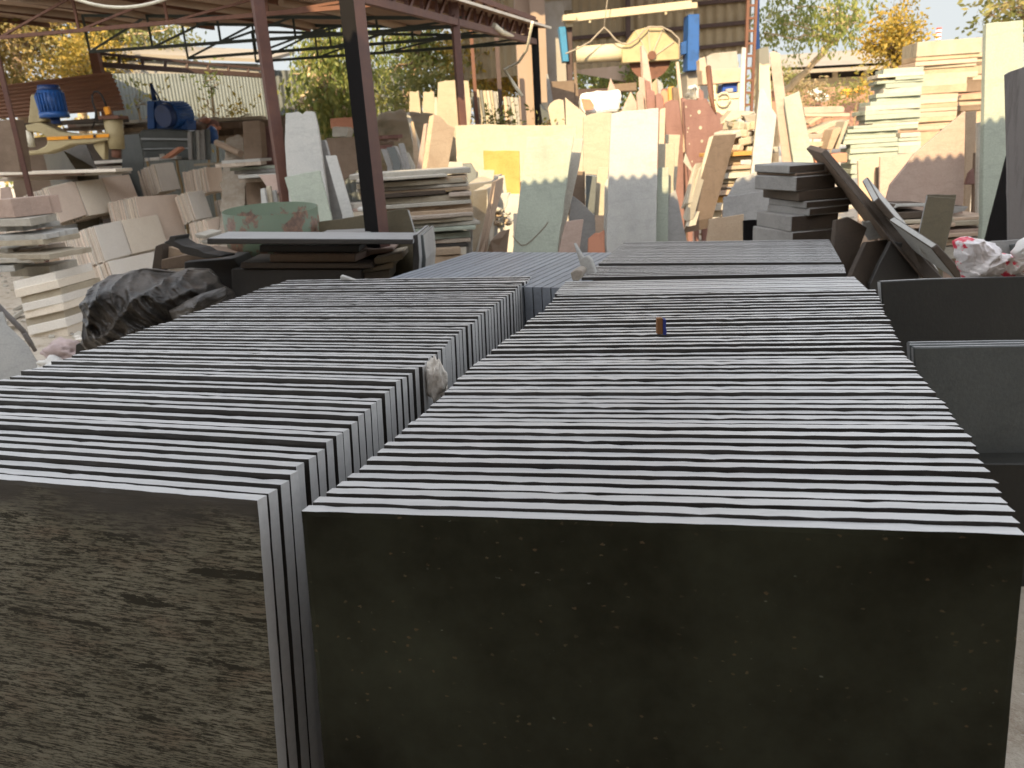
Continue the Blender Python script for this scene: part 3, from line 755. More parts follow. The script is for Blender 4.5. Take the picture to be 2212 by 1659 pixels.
strip, lean = _strip, _lean
# ---------------------------------------------------------------- slabs left of the middle
lean([(617, 244), (645, 241), (653, 247), (660, 240), (678, 241), (686, 275), (706, 415), (714, 480, 'g'), (628, 480, 'g'), (615, 310)], 8.0, "white stone", "tall grey white slab with chipped top beside the red post", yaw=-6, tilt=10, t=.05)
lean([(614, 383), (690, 367), (716, 470, 'g'), (640, 470, 'g')], 7.5, "green stone", "square pale green slab leaning at the foot of the tall grey white slab", yaw=-8, tilt=16, t=.03)
lean([(689, 303), (701, 302), (748, 465, 'g'), (716, 465, 'g')], 8.1, "grey stone", "narrow shaded grey slab right of the tall grey white slab", yaw=-35, tilt=8)
lean([(703, 336), (726, 335), (764, 465, 'g'), (739, 465, 'g')], 7.9, "white stone", "narrow white slab leaning right of the shaded grey slab", yaw=5, tilt=12, t=.05)
lean([(558, 377), (598, 376), (617, 414), (608, 418), (585, 416)], 8.4, "pink stone", "small tilted pinkish slab left of the square green slab", yaw=-15, tilt=40)
for i, (x, y, h) in enumerate([(562, 408, 30), (574, 403, 36), (585, 412, 30), (596, 408, 34), (606, 418, 26)]):
    lean([(x, y), (x + 9, y - 2), (x + 14, y + h, 'g'), (x + 2, y + h, 'g')], 8.2 + .05 * i, random.choice(["cream stone", "white stone"]), "pale shard below the small tilted slab, %s from the red post side" % ["fifth", "fourth", "third", "second", "first"][i], yaw=-20, tilt=10, cat="stone shard", name="stone_shard", group="pale shards below the tilted slab")
flat(745, 792, 452, 458, 7.9, .4, "pink stone", "pale crumbled slab lying by the narrow white slab", rough=.03)
flat(752, 795, 440, 452, 8.0, .3, "pale stone", "pale rough stone lying just behind the crumbled slab", rough=.03)
block(at(783, 452, 7.4), (.04, 0, 0), (0, .04, 0), (0, 0, .022), "white stone", "small white stone brick in front of the rough tan pile")
lean([(705, 298), (778, 295), (783, 360), (745, 388, 'g'), (712, 385, 'g')], 10.2, "brown stone", "pitted brown stone panel standing behind the black post", yaw=15, tilt=8, t=.08)
# rusty gear and bricks behind
strip([(713, 256), (762, 253), (766, 262), (765, 277), (714, 277)], 10.8, (0, .5, 0), "rust patch", "rusty red machine bed on the rubble behind the black post", cat="machine bed", name="machine_bed")
strip([(763, 226), (774, 226), (777, 272), (765, 272)], 10.9, (.0, .12, 0), "rust steel", "short rusty post stub left of the black post", cat="post", name="post")
strip([(718, 274), (751, 274), (752, 284), (748, 296), (718, 296)], 10.5, (.0, .4, 0), "pale stone", "pale stone stack end under the rusty machine bed", rough=.01)
RB = ["red stone", "pink stone", "brown stone"]
pile([(818, 868, 292, 299), (812, 860, 299, 306), (815, 850, 306, 314), (812, 846, 314, 322)], 11.0, .4, RB, "reddish slab in the low heap right of the black post", "reddish slabs in the low heap", rough=.03)
for i, (a, b_, c, d, m) in enumerate([(834, 851, 318, 347, "slate stone"), (846, 858, 316, 348, "grey stone"), (860, 872, 310, 356, "grey stone"), (822, 834, 322, 352, "grey stone"), (872, 882, 330, 350, "pale stone")]):
    lean([(a, c), (b_, c - 1), (b_ + 14, d + 8, 'g'), (a + 14, d + 8, 'g')], 9.4 + .1 * i, m, "%s in the bundle right of the black post" % ["slate slab with square top", "narrow grey slab", "tallest grey slab", "short grey slab", "small pale slab"][i], yaw=-15, tilt=14)
lean([(878, 243), (884, 242), (915, 330), (908, 345, 'g')], 10.4, "pale stone", "long pale plank of stone leaning against the soil bank", yaw=20, tilt=20)
lean([(888, 262), (893, 262), (905, 330, 'g'), (893, 330, 'g')], 10.0, "tan stone", "tan stone plank leaning beside the long pale plank", yaw=0, tilt=20)
# wavy topped brown slab and its neighbours
lean([(937, 247), (949, 250), (958, 258), (966, 268), (983, 276), (966, 372, 'g'), (920, 372, 'g')], 8.1, "tan stone", "tan slab with wavy broken top by the big cream slab", yaw=48, tilt=10, t=.07)
lean([(915, 268), (922, 266), (912, 372, 'g'), (899, 372, 'g')], 8.4, "pink stone", "narrow pink slab edge left of the wavy topped tan slab", yaw=-25, tilt=10, t=.05)
# rough tan pile
pile([(762, 1012, 370, 381, "pale stone"), (775, 963, 382, 388, "pale stone"), (950, 1004, 381, 391, "tan stone"), (776, 1005, 391, 401), (775, 1007, 402, 409), (780, 1006, 410, 417), (783, 960, 417, 425, "umber stone"),  # umber layer paints the shade of a gap in the pile
      (970, 1018, 415, 424), (790, 1013, 425, 438), (828, 1016, 438, 446), (829, 1018, 446, 455), (860, 1021, 455, 464), (862, 1021, 464, 472), (866, 1021, 472, 481), (868, 1036, 482, 490, "pale stone"), (880, 1026, 492, 500, "green stone"),
      (888, 1016, 505, 517, "green stone"), (892, 1016, 518, 526), (905, 1012, 528, 536, "dark stone"), (905, 995, 537, 552, "tan stone"), (905, 1000, 553, 570, "tan stone"), (905, 1000, 572, 600, "tan stone")], 5.75, .5,
     ["tan stone", "pale stone", "beige stone", "tan stone", "cream stone"], "rough tan slab in the tall pile behind the black post", "rough tan slabs in the tall pile", yaw=4, rough=.022, yj=5, dj=.06, chip=.12)
# ---------------------------------------------------------------- middle: leaning cream, green and pink slabs
lean([(983, 271), (1050, 268), (1130, 271), (1220, 270), (1246, 272), (1240, 420, 'g'), (990, 420, 'g')], 9.2, "cream stone", "broad sunlit cream slab standing behind the orange slab", yaw=-4, tilt=8, t=.05)
lean([(1046, 420), (1132, 418), (1130, 470, 'g'), (1040, 470, 'g')], 8.35, "pale stone", "low pale slab carrying the orange yellow slab", yaw=-5, tilt=9, t=.14)
lean([(1044, 325), (1122, 326), (1124, 421), (1046, 421)], 8.45, "orange stone", "bright orange yellow square slab", yaw=-5, tilt=9)
lean([(970, 349), (1000, 350), (1000, 368), (998, 380, 'g'), (964, 380, 'g')], 8.0, "pale stone", "small pale slab below the wavy topped tan slab", yaw=0, tilt=10)
lean([(999, 353), (1018, 352), (1030, 372), (1030, 390, 'g'), (1010, 390, 'g')], 7.9, "slate stone", "small slate grey shard by the small pale slab", yaw=0, tilt=10, cat="stone shard", name="stone_shard")
strip([(1008, 398), (1034, 381), (1034, 390), (1026, 480), (1018, 575), (1006, 575)], 7.0, (.22, .35, 0), "grey stone", "grey slab on edge nearest the rough tan pile", dY=[0, .35, .35, .1, 0, 0], side="cream stone")
strip([(1022, 412), (1048, 398), (1050, 405), (1032, 575), (1019, 575)], 6.9, (.12, .2, 0), "pale stone", "pale slab on edge left of the tan orange edged slab", dY=[0, .3, .3, 0, 0], side="cream stone")
strip([(1063, 392), (1081, 383), (1079, 410), (1052, 500), (1040, 575), (1026, 575)], 6.8, (.03, .05, 0), "peach stone", "tan orange slab leaning on edge before the orange slab", dY=[.1, .3, .3, .1, 0, 0])
lean([(1033, 366), (1068, 367), (1065, 400), (1042, 460, 'g'), (1033, 460, 'g')], 7.4, "cream stone", "cream slab between the pale edge slab and the orange slab", yaw=0, tilt=10)
lean([(1072, 382), (1090, 378), (1095, 415), (1089, 470, 'g'), (1078, 470, 'g')], 7.5, "pale stone", "narrow speckled pale slab below the orange slab", yaw=0, tilt=10)
strip([(1078, 418), (1103, 416), (1099, 425), (1095, 445), (1090, 452), (1086, 435)], 7.3, (.0, .04, 0), "white stone", "jagged white shard under the narrow speckled slab", cat="stone shard", name="stone_shard", rough=.006)
for i in range(18): rock("rubble_stone", at(random.uniform(1070, 1100), random.uniform(452, 492), 7.2 + .02 * i), random.uniform(.018, .036), random.choice(["cream stone", "tan stone", "pale stone"]), "sunlit rubble stone heaped beside the cracked green slab", "rubble stone", (1.2, 1, .7), amp=.6, seed=50 + i, sub=2, group="rubble stones beside the cracked green slab")
strip([(1060, 520), (1078, 500), (1070, 570), (1040, 580)], 6.7, (.1, .2, 0), "brown stone", "brown slab edge by the foot of the tan orange slab", dY=[0, .2, .1, 0])
gA = lean([(1139, 295), (1240, 293), (1229, 365), (1203, 560, 'g'), (1105, 560, 'g'), (1131, 357)], 6.15, "green stone", "tall pale green slab with a crack near its foot, tilted to one side", yaw=-3, tilt=13, t=.035)
# the crack: a thin dark inlay along the face
n_ = V((sin(R(-3)) * cos(R(13)), -cos(R(-3)) * cos(R(13)), sin(R(13))))
cb = MB(); pts = [(1107, 509), (1115, 520), (1126, 530), (1136, 529), (1148, 520), (1163, 505), (1177, 490), (1184, 480)]
# same plane point as the slab
cxA = sum(p[0] for p in [(1139, 295), (1240, 293), (1229, 365), (1203, 560), (1105, 560), (1131, 357)]) / 6; cyA = sum(p[1] for p in [(1139, 295), (1240, 293), (1229, 365), (1203, 560), (1105, 560), (1131, 357)]) / 6
pA = at(cxA, cyA, 6.15); o_ = V((0, 0, CAMZ))
q = []
for x, y in pts:
    d = ray(x, y); q.append(o_ + d * ((pA - o_).dot(n_) / d.dot(n_)) + n_ * .0015)
for a_, b_ in zip(q, q[1:]): cb.bar(a_, b_, .006, .004, up=n_)
cr = cb.build("crack_line", MAT["brown stone"], parent=gA)
lean([(1241, 300), (1261, 298), (1251, 360), (1206, 560, 'g'), (1190, 560, 'g')], 6.4, "pale stone", "narrow pale slab edge behind the cracked green slab", yaw=4, tilt=13)
lean([(1260, 252), (1280, 245), (1322, 243), (1320, 365), (1290, 378), (1265, 376), (1247, 400, 'g')], 7.2, "cream stone", "cream slab with chipped top left of the tall blue grey slab", yaw=0, tilt=10, t=.04)
lean([(1321, 245), (1345, 240), (1423, 233), (1421, 325), (1417, 530, 'g'), (1310, 530, 'g'), (1317, 335)], 6.2, "white stone", "tall blue grey slab with sunlit top, widest in the middle of the yard", yaw=2, tilt=11, t=.035)
lean([(1312, 386), (1318, 384), (1316, 460), (1312, 530, 'g'), (1304, 530, 'g'), (1306, 400)], 6.3, "white stone", "thin pale slab edge peeking out left of the tall blue grey slab", yaw=-5, tilt=11)
lean([(1426, 236), (1438, 232), (1436, 300), (1430, 380, 'g'), (1422, 380, 'g')], 6.8, "cream stone", "thin cream slab edge along the top of the tall blue grey slab", yaw=0, tilt=9)
lean([(1423, 310), (1457, 310), (1457, 361), (1455, 390, 'g'), (1423, 390, 'g')], 6.6, "cream stone", "small square cream slab right of the tall blue grey slab", yaw=0, tilt=10)
lean([(1422, 362), (1445, 362), (1443, 530, 'g'), (1416, 530, 'g')], 6.4, "green stone", "shaded greenish slab below the small square cream slab", yaw=0, tilt=10)
lean([(1438, 290), (1470, 291), (1467, 325), (1459, 425, 'g'), (1446, 425, 'g')], 7.0, "cream stone", "cream slab behind the small square cream slab", yaw=5, tilt=10)
lean([(1446, 420), (1460, 410), (1485, 525, 'g'), (1440, 525, 'g')], 6.5, "grey stone", "shaded grey slab wedge at the foot of the leaning edge slabs", yaw=10, tilt=14)
lean([(1240, 370), (1264, 370), (1264, 450, 'g'), (1228, 450, 'g')], 6.8, "brown stone", "shaded brown slab between the cracked green and the blue grey slab", yaw=10, tilt=10)
lean([(1266, 378), (1290, 381), (1285, 455, 'g'), (1266, 455, 'g')], 6.75, "slate stone", "small slate slab under the chipped cream slab", yaw=0, tilt=10)
lean([(1292, 361), (1316, 361), (1307, 440, 'g'), (1281, 440, 'g')], 6.9, "cream stone", "small sunlit cream slab touching the blue grey slab", yaw=0, tilt=10)
lean([(1236, 422), (1260, 440), (1287, 467), (1286, 560, 'g'), (1218, 560, 'g')], 6.5, "grey stone", "grey slab with a slanting top behind the pink slab", yaw=0, tilt=16)
lean([(1223, 478), (1261, 473), (1249, 560, 'g'), (1203, 560, 'g')], 6.05, "pink stone", "pink square slab at the foot of the cracked green slab", yaw=8, tilt=12)
lean([(1271, 515), (1285, 503), (1295, 503), (1306, 496), (1308, 560, 'g'), (1270, 560, 'g')], 6.1, "rust patch", "broken red brown slab low between the pink and blue grey slabs", yaw=0, tilt=12, rough=.01)
lean([(1285, 465), (1308, 465), (1307, 510, 'g'), (1286, 510, 'g')], 6.5, "peach stone", "peach slab low behind the broken red brown slab", yaw=0, tilt=12)
# ---------------------------------------------------------------- behind: pale heaps, red stone fence of slabs, white sack
lean([(1183, 234), (1188, 224), (1197, 217), (1207, 214), (1217, 216), (1222, 280, 'g'), (1195, 290, 'g')], 11.4, "cream stone", "round topped cream slab behind the broad cream slab", yaw=-10, tilt=12, t=.08)
lean([(1221, 210), (1240, 226), (1266, 247), (1258, 300, 'g'), (1224, 300, 'g')], 11.0, "cream stone", "triangular cream slab beside the round topped slab", yaw=0, tilt=12)
strip([(1166, 225), (1172, 236), (1180, 240), (1206, 268), (1172, 268)], 11.8, (.05, .1, 0), "slate stone", "dark slate shards behind the round topped slab", cat="stone shard", name="stone_shard")
sk = lean([(1251, 206), (1262, 198), (1300, 195), (1340, 191), (1341, 215), (1338, 238), (1300, 240), (1266, 246), (1255, 232)], 11.3, "white cloth", "bright white sack with a brown patch on the slab heap", yaw=0, tilt=15, t=.25, cat="sack", name="sack", rough=.03, bevel=.03)
pb = MB()
pv = [at(x, y, 11.15) for x, y in [(1255, 213), (1275, 214), (1284, 228), (1280, 237), (1262, 238)]]
pb.prism(pv, (0, .02, .0)); pb.build("patch", MAT["rust patch"], parent=sk)
lean([(1343, 240), (1363, 197), (1381, 232), (1375, 260, 'g'), (1345, 260, 'g')], 11.2, "pink stone", "triangular pink shard right of the white sack", yaw=10, tilt=10, cat="stone shard", name="stone_shard")
lean([(1313, 192), (1319, 168), (1329, 190), (1330, 210, 'g'), (1313, 210, 'g')], 11.8, "pink stone", "small pink spike of stone above the white sack", yaw=0, tilt=10, cat="stone shard", name="stone_shard")
lean([(1386, 97), (1390, 100), (1398, 116), (1408, 175), (1412, 250, 'g'), (1394, 250, 'g')], 11.0, "pink stone", "tall pointed pink spike of stone before the yellow saw guard", yaw=10, tilt=8, t=.08, cat="stone spike", name="stone_spike")
for i, (x0, x1, y0, g_, m_, l_) in enumerate([(1416, 1432, 205, 310, "red stone", "maroon slab behind the streaked red slab, nearer the tall pink spike"), (1428, 1446, 198, 312, "rust patch", "brownish maroon slab just behind the streaked red slab"), (1506, 1520, 196, 300, "red stone", "maroon slab showing above the dotted red slab"),
        (1396, 1414, 196, 290, "red stone", "short maroon slab under the tall pink spike"), (1545, 1560, 246, 330, "red stone", "narrow maroon slab right of the dotted red slab"), (1376, 1390, 200, 280, "pink stone", "pinkish slab low left of the tall pink spike"), (1456, 1472, 205, 330, "red stone", "maroon slab between the streaked slab and the pale pole")]):
    lean([(x0, y0), (x0 + 6, y0 - 5), (x1, y0 + 2), (x1 + 7, g_, 'g'), (x0 + 5, g_, 'g')], 10.3 + .05 * i, m_, l_, yaw=-10 + 4 * i, tilt=11, t=.05, rough=.02)
rs = [((1379, 165), (1392, 168), 262, "pink stone", "pinkish slab left of the tall pink spike"), ((1393, 172), (1404, 176), 262, "red stone", "reddish slab touching the tall pink spike"), ((1408, 180), (1420, 168), 268, "tan stone", "tan slab right of the tall pink spike"),
      ((1420, 170), (1432, 180), 275, "grey stone", "greyish slab in the red slab cluster"), ((1430, 192), (1442, 190), 285, "red stone", "short red slab in the red slab cluster"), ((1444, 188), (1456, 186), 285, "orange stone", "orange edged slab in the red slab cluster"), ((1454, 187), (1466, 190), 290, "brown stone", "brown slab below the pale pole")]
for i, (a_, b_, g_, m_, l_) in enumerate(rs):
    lean([a_, b_, (b_[0] + 8, g_, 'g'), (a_[0] + 6, g_, 'g')], 10.7 - .08 * i, m_, l_, yaw=-20 + 5 * i, tilt=12, t=.06)
lean([(1436, 222), (1450, 215), (1466, 217), (1474, 275), (1476, 320, 'g'), (1440, 320, 'g')], 9.9, "red stone", "red stone slab with streaks left of the pale pole", yaw=-5, tilt=9, t=.05)
lean([(1473, 210), (1487, 216), (1489, 300, 'g'), (1478, 300, 'g')], 9.9, "red stone", "narrow red stone slab right behind the pale pole", yaw=5, tilt=9, t=.05)
rd = lean([(1478, 218), (1490, 214), (1506, 216), (1526, 212), (1541, 240), (1556, 258), (1557, 285), (1530, 335), (1516, 350), (1500, 372, 'g'), (1484, 345)], 9.5, "red stone", "big dark red stone slab spotted with pale dots", yaw=4, tilt=10, t=.06)
nR_ = V((sin(R(4)) * cos(R(10)), -cos(R(4)) * cos(R(10)), sin(R(10))))
ptl = [(1478, 218), (1490, 214), (1506, 216), (1526, 212), (1541, 240), (1556, 258), (1557, 285), (1530, 335), (1516, 350), (1500, 372), (1484, 345)]
pR = at(sum(p[0] for p in ptl) / 11, sum(p[1] for p in ptl) / 11, 9.5)
for (x, y) in [(1482, 231), (1510, 242), (1513, 276), (1516, 305), (1487, 277), (1489, 311), (1485, 285), (1495, 349), (1492, 250)]:
    d = ray(x, y); c = o_ + d * ((pR - o_).dot(nR_) / d.dot(nR_)) + nR_ * .004
    ux = V((1, 0, 0)); uy = nR_.cross(ux)
    r_ = random.uniform(.012, .02) if x in (1510, 1513, 1516) else random.uniform(.006, .011)
    b = MB(); b.prism([c + (ux * cos(t_) + uy * sin(t_) * 1.2) * r_ for t_ in [k * pi / 5 for k in range(10)]], -nR_ * .006); b.build("pale_spot", MAT["cream stone"], parent=rd)
b = MB(); b.tube([at(1463, 135, 10.3), at(1472, 230, 10.1), at(1481, 330, 9.8)], [.022, .026, .03]); b.build("pole", MAT["peach stone"], label="thin pale orange pole leaning on the red stone slabs", cat="pole", kind='thing')
b = MB(); b.tube([at(1530, 145, 10.2), at(1536, 200, 10.0), at(1542, 245, 9.9)], .035); b.tube([at(1511, 242, 9.9), at(1541, 240, 9.9)], .02); b.build("pipe", MAT["rust steel"], label="rusty bent pipe standing above the dotted red slab", cat="pipe", kind='thing')
b = MB()
for k in range(14):
    a_ = random.uniform(-1, 1); b.tube([at(1481 + k * 1.4, 215 - random.uniform(0, 6), 10.0), at(1488 + k * .9, 186 + abs(a_) * 6, 10.0 + .05 * a_), at(1500 + k * .5, 184 + k * .6, 10.1), at(1506 + k * .2, 212, 10.1)], .012, 5)
b.build("rope_bundle", MAT["rope white"], label="bundle of dirty white rope hung over the red slabs", cat="rope", kind='thing')
# slabs leaning on edge in front of the red slab
strip([(1476, 350), (1481, 330), (1497, 367), (1510, 372), (1500, 378)], 8.6, (.02, .1, 0), "pale stone", "pale slab edge crossing the foot of the dotted red slab", dY=[0, 0, 0, .1, 0])
for i, (p, dy) in enumerate([([(1531, 297), (1541, 292), (1486, 480), (1474, 505)], 0), ([(1496, 362), (1503, 352), (1480, 440), (1470, 452)], -.1), ([(1508, 366), (1514, 358), (1481, 478), (1474, 470)], -.15), ([(1497, 450), (1501, 442), (1487, 490), (1480, 488)], -.2)]):
    strip(p, 7.8 + dy, (.33, .30, .0) if i == 0 else (.10, .10, 0), "cream stone", ["long cream edge of the slab leaning before the dotted red slab", "second cream edge in the leaning bundle", "third cream edge in the leaning bundle", "shortest cream edge at the foot of the leaning bundle"][i], dY=[.4, .4, 0, 0], side="brown stone" if i == 0 else None)  # cream edge and brown face paint in the sunlit and shaded sides
# ---------------------------------------------------------------- heap of sawn cream blocks and slabs
random.seed(21)
SM = ["cream stone", "cream stone", "tan stone", "pale stone", "peach stone"]
yy = 262; ri = 0; bl = []
for ri, (y0, y1, xl, xr) in enumerate([(262, 280, 1578, 1640), (281, 297, 1560, 1655), (298, 314, 1552, 1660), (315, 328, 1545, 1660)]):
    x = xl
    while x < xr:
        wpx = random.uniform(12, 26); bl.append((x, wpx, y0, y1, ri)); x += wpx + random.uniform(2, 5)
for i, (x, wpx, y0, y1, ri) in enumerate(bl):
    c = at(x + wpx / 2, (y0 + y1) / 2 + random.uniform(-3, 3), 9.2 + random.uniform(-.15, .1) - ri * .04); k = 9.2 / F / 2
    a_ = R(random.uniform(-25, 30)); tl = random.uniform(-.35, .25)
    block(c, V((cos(a_) * cos(tl), sin(a_), sin(tl))) * wpx * k, V((-sin(a_), cos(a_), 0)) * .16, V((-sin(tl), 0, cos(tl))) * (y1 - y0) * k * .92, SM[i % 5], "sunlit sawn cream block in the tumbled heap beside the white slab", "sawn cream blocks in the tumbled heap")
pile([(1535, 1640, 329, 337, "orange stone"), (1550, 1640, 339, 346), (1548, 1600, 347, 357), (1548, 1625, 358, 366), (1549, 1640, 367, 373), (1535, 1625, 374, 385), (1523, 1600, 387, 396), (1545, 1600, 398, 404), (1505, 1600, 412, 422), (1515, 1580, 425, 440, "orange stone"),
      (1500, 1570, 442, 455), (1498, 1560, 458, 470)], 8.6, .5, SM, "cream slab in the flat pile under the tumbled blocks", "cream slabs in the flat pile under the blocks", rough=.02, yj=7, dj=.1)
for i, (p, y_, m_) in enumerate([([(1607, 250), (1640, 246), (1640, 268), (1612, 262)], 9.5, "cream stone"), ([(1555, 268), (1580, 240), (1632, 242), (1600, 256)], 9.6, "cream stone"), ([(1576, 262), (1610, 272), (1608, 281), (1574, 272)], 9.0, "cream stone")]):
    strip(p, y_, (.05, .35, .02), m_, ["large cream slab lying on top of the tumbled heap", "thin cream sheet behind the tumbled heap", "cream block lying across the tumbled heap"][i], dY=[0, .2, .2, 0])
lean([(1641, 192), (1652, 191), (1667, 233), (1678, 249), (1672, 300), (1664, 365, 'g'), (1621, 385, 'g')], 8.3, "white stone", "tapering tall white slab before the tumbled blocks", yaw=-8, tilt=9, t=.07, side="cream stone")
lean([(1662, 114), (1671, 110), (1685, 116), (1697, 209), (1706, 280), (1716, 350, 'g'), (1690, 350, 'g')], 8.7, "pink stone", "tall pale stone post with pointed top by the green slab", yaw=-20, tilt=9, t=.12, cat="stone post", name="stone_post", side="pink stone")
lean([(1694, 212), (1699, 208), (1727, 196), (1742, 270), (1758, 350, 'g'), (1714, 350, 'g')], 8.5, "green stone", "green slab with slanting top leaning on the tall stone post", yaw=0, tilt=10, t=.03)
# tumbled planks right of the green slab
for i, (p, y_, m_) in enumerate([([(1736, 231), (1820, 229), (1825, 234), (1823, 243), (1738, 246)], 10.2, "pink stone"), ([(1738, 246), (1836, 244), (1836, 252), (1740, 252)], 10.1, "peach stone"), ([(1745, 265), (1765, 253), (1780, 252), (1750, 270)], 9.8, "tan stone"),
        ([(1740, 284), (1800, 262), (1822, 258), (1818, 268), (1745, 290)], 9.7, "cream stone"), ([(1762, 286), (1790, 274), (1796, 280), (1770, 290)], 9.6, "peach stone"), ([(1742, 289), (1788, 288), (1788, 298), (1746, 300)], 9.5, "pink stone"),
        ([(1744, 306), (1787, 306), (1785, 316), (1746, 318)], 9.4, "cream stone"), ([(1800, 280), (1812, 274), (1818, 278), (1798, 324), (1786, 322)], 9.2, "tan stone"), ([(1826, 262), (1836, 258), (1812, 322), (1804, 322)], 9.3, "cream stone"), ([(1742, 326), (1770, 325), (1770, 335), (1745, 336)], 9.2, "brown stone"), ([(1760, 336), (1830, 330), (1830, 350), (1762, 352)], 9.2, "rust patch")]):
    lab = ["rounded pink slab lying highest among the tumbled planks", "peach slab just under the rounded pink slab", "short tan plank behind the tumbled planks", "long cream plank lying aslant among the tumbled planks", "short peach plank under the aslant cream plank", "pink plank end over the cream plank end", "cream plank end low by the green slab",
           "tan plank standing aslant before the cream one", "cream plank standing aslant, steepest of the tumbled planks", "shaded brown plank at the foot of the green slab", "rusty red slab at the bottom of the tumbled planks"][i]
    strip(p, y_, (.02, .3, 0), m_, lab, cat="stone plank", name="stone_plank")
# ---------------------------------------------------------------- grey green pile and tan pile
GP = [(1913, 1991, 147, 157), (1902, 1991, 158, 165), (1938, 1992, 165, 171), (1900, 1992, 172, 178), (1917, 1990, 179, 188), (1913, 1987, 189, 199), (1898, 1986, 200, 208), (1898, 1985, 209, 216), (1886, 1985, 217, 225), (1876, 1983, 226, 236), (1873, 1983, 237, 245), (1874, 1983, 246, 256), (1874, 1982, 257, 264), (1889, 1980, 265, 271), (1890, 1980, 272, 279)]
pile(GP, 10.0, .55, ["green stone", "green stone", "pale stone", "green stone"], "grey green slab in the tall pile before the yellow tree", "grey green slabs in the tall pile", yaw=-6, rough=.012, yj=3, dj=.03)
pile([(1847, 1933, 270, 276), (1836, 1937, 277, 284), (1830, 1935, 285, 291), (1824, 1931, 292, 299), (1826, 1934, 300, 309), (1842, 1937, 310, 318), (1840, 1937, 319, 329), (1838, 1935, 330, 342), (1838, 1855, 344, 353), (1840, 1855, 355, 365), (1838, 1855, 366, 375), (1840, 1855, 377, 385)], 9.5, .5, ["green stone", "green stone", "green stone"],
     "grey green slab in the low pile before the tall green pile", "grey green slabs in the low pile", yaw=-6, rough=.012, yj=3, dj=.03)
pile([(1946, 1988, 287, 296), (1943, 1988, 298, 304), (1942, 1988, 306, 315), (1942, 1988, 316, 330)], 9.9, .5, ["green stone", "pale stone"], "grey green slab in the short pile under the tan pile", "grey green slabs in the short pile", yaw=-4, rough=.01, yj=2, dj=.02)
TP = [(1990, 2111, 88, 116), (1987, 2107, 117, 127), (1985, 2103, 130, 138), (1987, 2100, 139, 146), (1991, 2104, 148, 158), (1991, 2105, 158, 169), (1990, 2082, 171, 184), (1990, 2082, 184, 200), (1988, 2065, 202, 212), (1988, 2064, 213, 222), (1987, 2064, 223, 232), (1986, 2063, 233, 240), (1986, 2063, 242, 252), (1987, 2062, 253, 262), (1986, 2060, 263, 270), (1986, 2056, 271, 279), (1984, 2035, 286, 330)]
pile(TP, 10.9, .7, ["cream stone", "tan stone", "peach stone"], "thick tan slab in the tall pile right of the green pile", "thick tan slabs in the tall pile", yaw=-8, rough=.006, yj=2, dj=.03, chip=.02)
pile([(2108, 2140, 113, 122), (2106, 2140, 124, 132), (2104, 2140, 133, 140), (2106, 2140, 142, 158), (2104, 2140, 160, 171), (2084, 2140, 172, 196), (2066, 2140, 204, 214), (2065, 2140, 215, 226), (2068, 2140, 227, 238), (2075, 2140, 240, 330)], 11.7, .7, ["tan stone", "peach stone", "brown stone"], "thick tan slab in the half hidden pile behind the tan pile", "thick tan slabs in the half hidden pile", yaw=-6, rough=.005, yj=2, dj=.03, chip=.02)
# ---------------------------------------------------------------- right: pink triangle, orange slab, tall green slab
lean([(1854, 347), (1899, 333), (1913, 331), (1906, 352), (1896, 362), (1894, 430, 'g'), (1856, 430, 'g')], 7.2, "peach stone", "orange tan slab with rounded corner beside the dark blocks", yaw=-5, tilt=8, t=.04)
lean([(1902, 338), (1985, 328), (1990, 440, 'g'), (1900, 440, 'g')], 6.9, "pink stone", "pinkish cream slab behind the triangular slab", yaw=0, tilt=9, t=.03)
lean([(1893, 361), (1901, 360), (1901, 440, 'g'), (1892, 440, 'g')], 7.1, "brown stone", "narrow dark slab edge right of the orange tan slab", yaw=0, tilt=9)
lean([(2086, 239), (2084, 345), (2081, 470, 'g'), (1905, 470, 'g'), (1924, 399), (1976, 332)], 6.15, "pink stone", "pink triangular slab with sunlit peak", yaw=-3, tilt=8, t=.035)
lean([(2087, 242), (2110, 239), (2107, 330), (2094, 470, 'g'), (2082, 470, 'g')], 6.4, "tan stone", "tan slab standing behind the peak of the pink triangle", yaw=-5, tilt=7)
lean([(2094, 372), (2104, 363), (2106, 398), (2086, 398)], 6.2, "red stone", "small dark red shard between the triangle and the tall green slab", yaw=0, tilt=9, cat="stone shard", name="stone_shard")
lean([(2106, 330), (2113, 328), (2111, 480, 'g'), (2100, 480, 'g')], 6.2, "brown stone", "brown slab edge left of the tall green slab", yaw=0, tilt=6)
lean([(2112, 265), (2120, 263), (2119, 480, 'g'), (2110, 480, 'g')], 6.1, "pale stone", "thin pale slab edge close to the tall green slab", yaw=0, tilt=5)
lean([(2121, 300), (2126, 299), (2126, 480, 'g'), (2118, 480, 'g')], 6.0, "white stone", "thinnest white slab edge touching the tall green slab", yaw=0, tilt=5)
lean([(2131, 51), (2211, 43), (2214, 300), (2178, 340), (2130, 540, 'g'), (2122, 480, 'g'), (2125, 300)], 5.7, "green stone", "very tall pale green slab reaching above the tan pile", yaw=-3, tilt=6, t=.05)
lean([(2174, 160), (2184, 154), (2216, 143), (2240, 140), (2240, 560, 'g'), (2181, 560, 'g'), (2178, 330)], 4.2, "weathered wood", "cracked weathered grey post at the frame edge", yaw=-10, tilt=4, t=.03, cat="post", name="post", bevel=.003)
lean([(2178, 335), (2182, 340), (2180, 560, 'g'), (2120, 560, 'g')], 5.2, "black steel and shade", "dark sheet standing in for shadow behind the weathered post", yaw=0, tilt=4)  # black sheet put into the gap as its shadow
lean([(2137, 524), (2141, 520), (2205, 516), (2214, 520), (2214, 570, 'g'), (2145, 570, 'g')], 3.55, "grey stone", "small grey slab at the foot of the weathered post", yaw=-5, tilt=18)
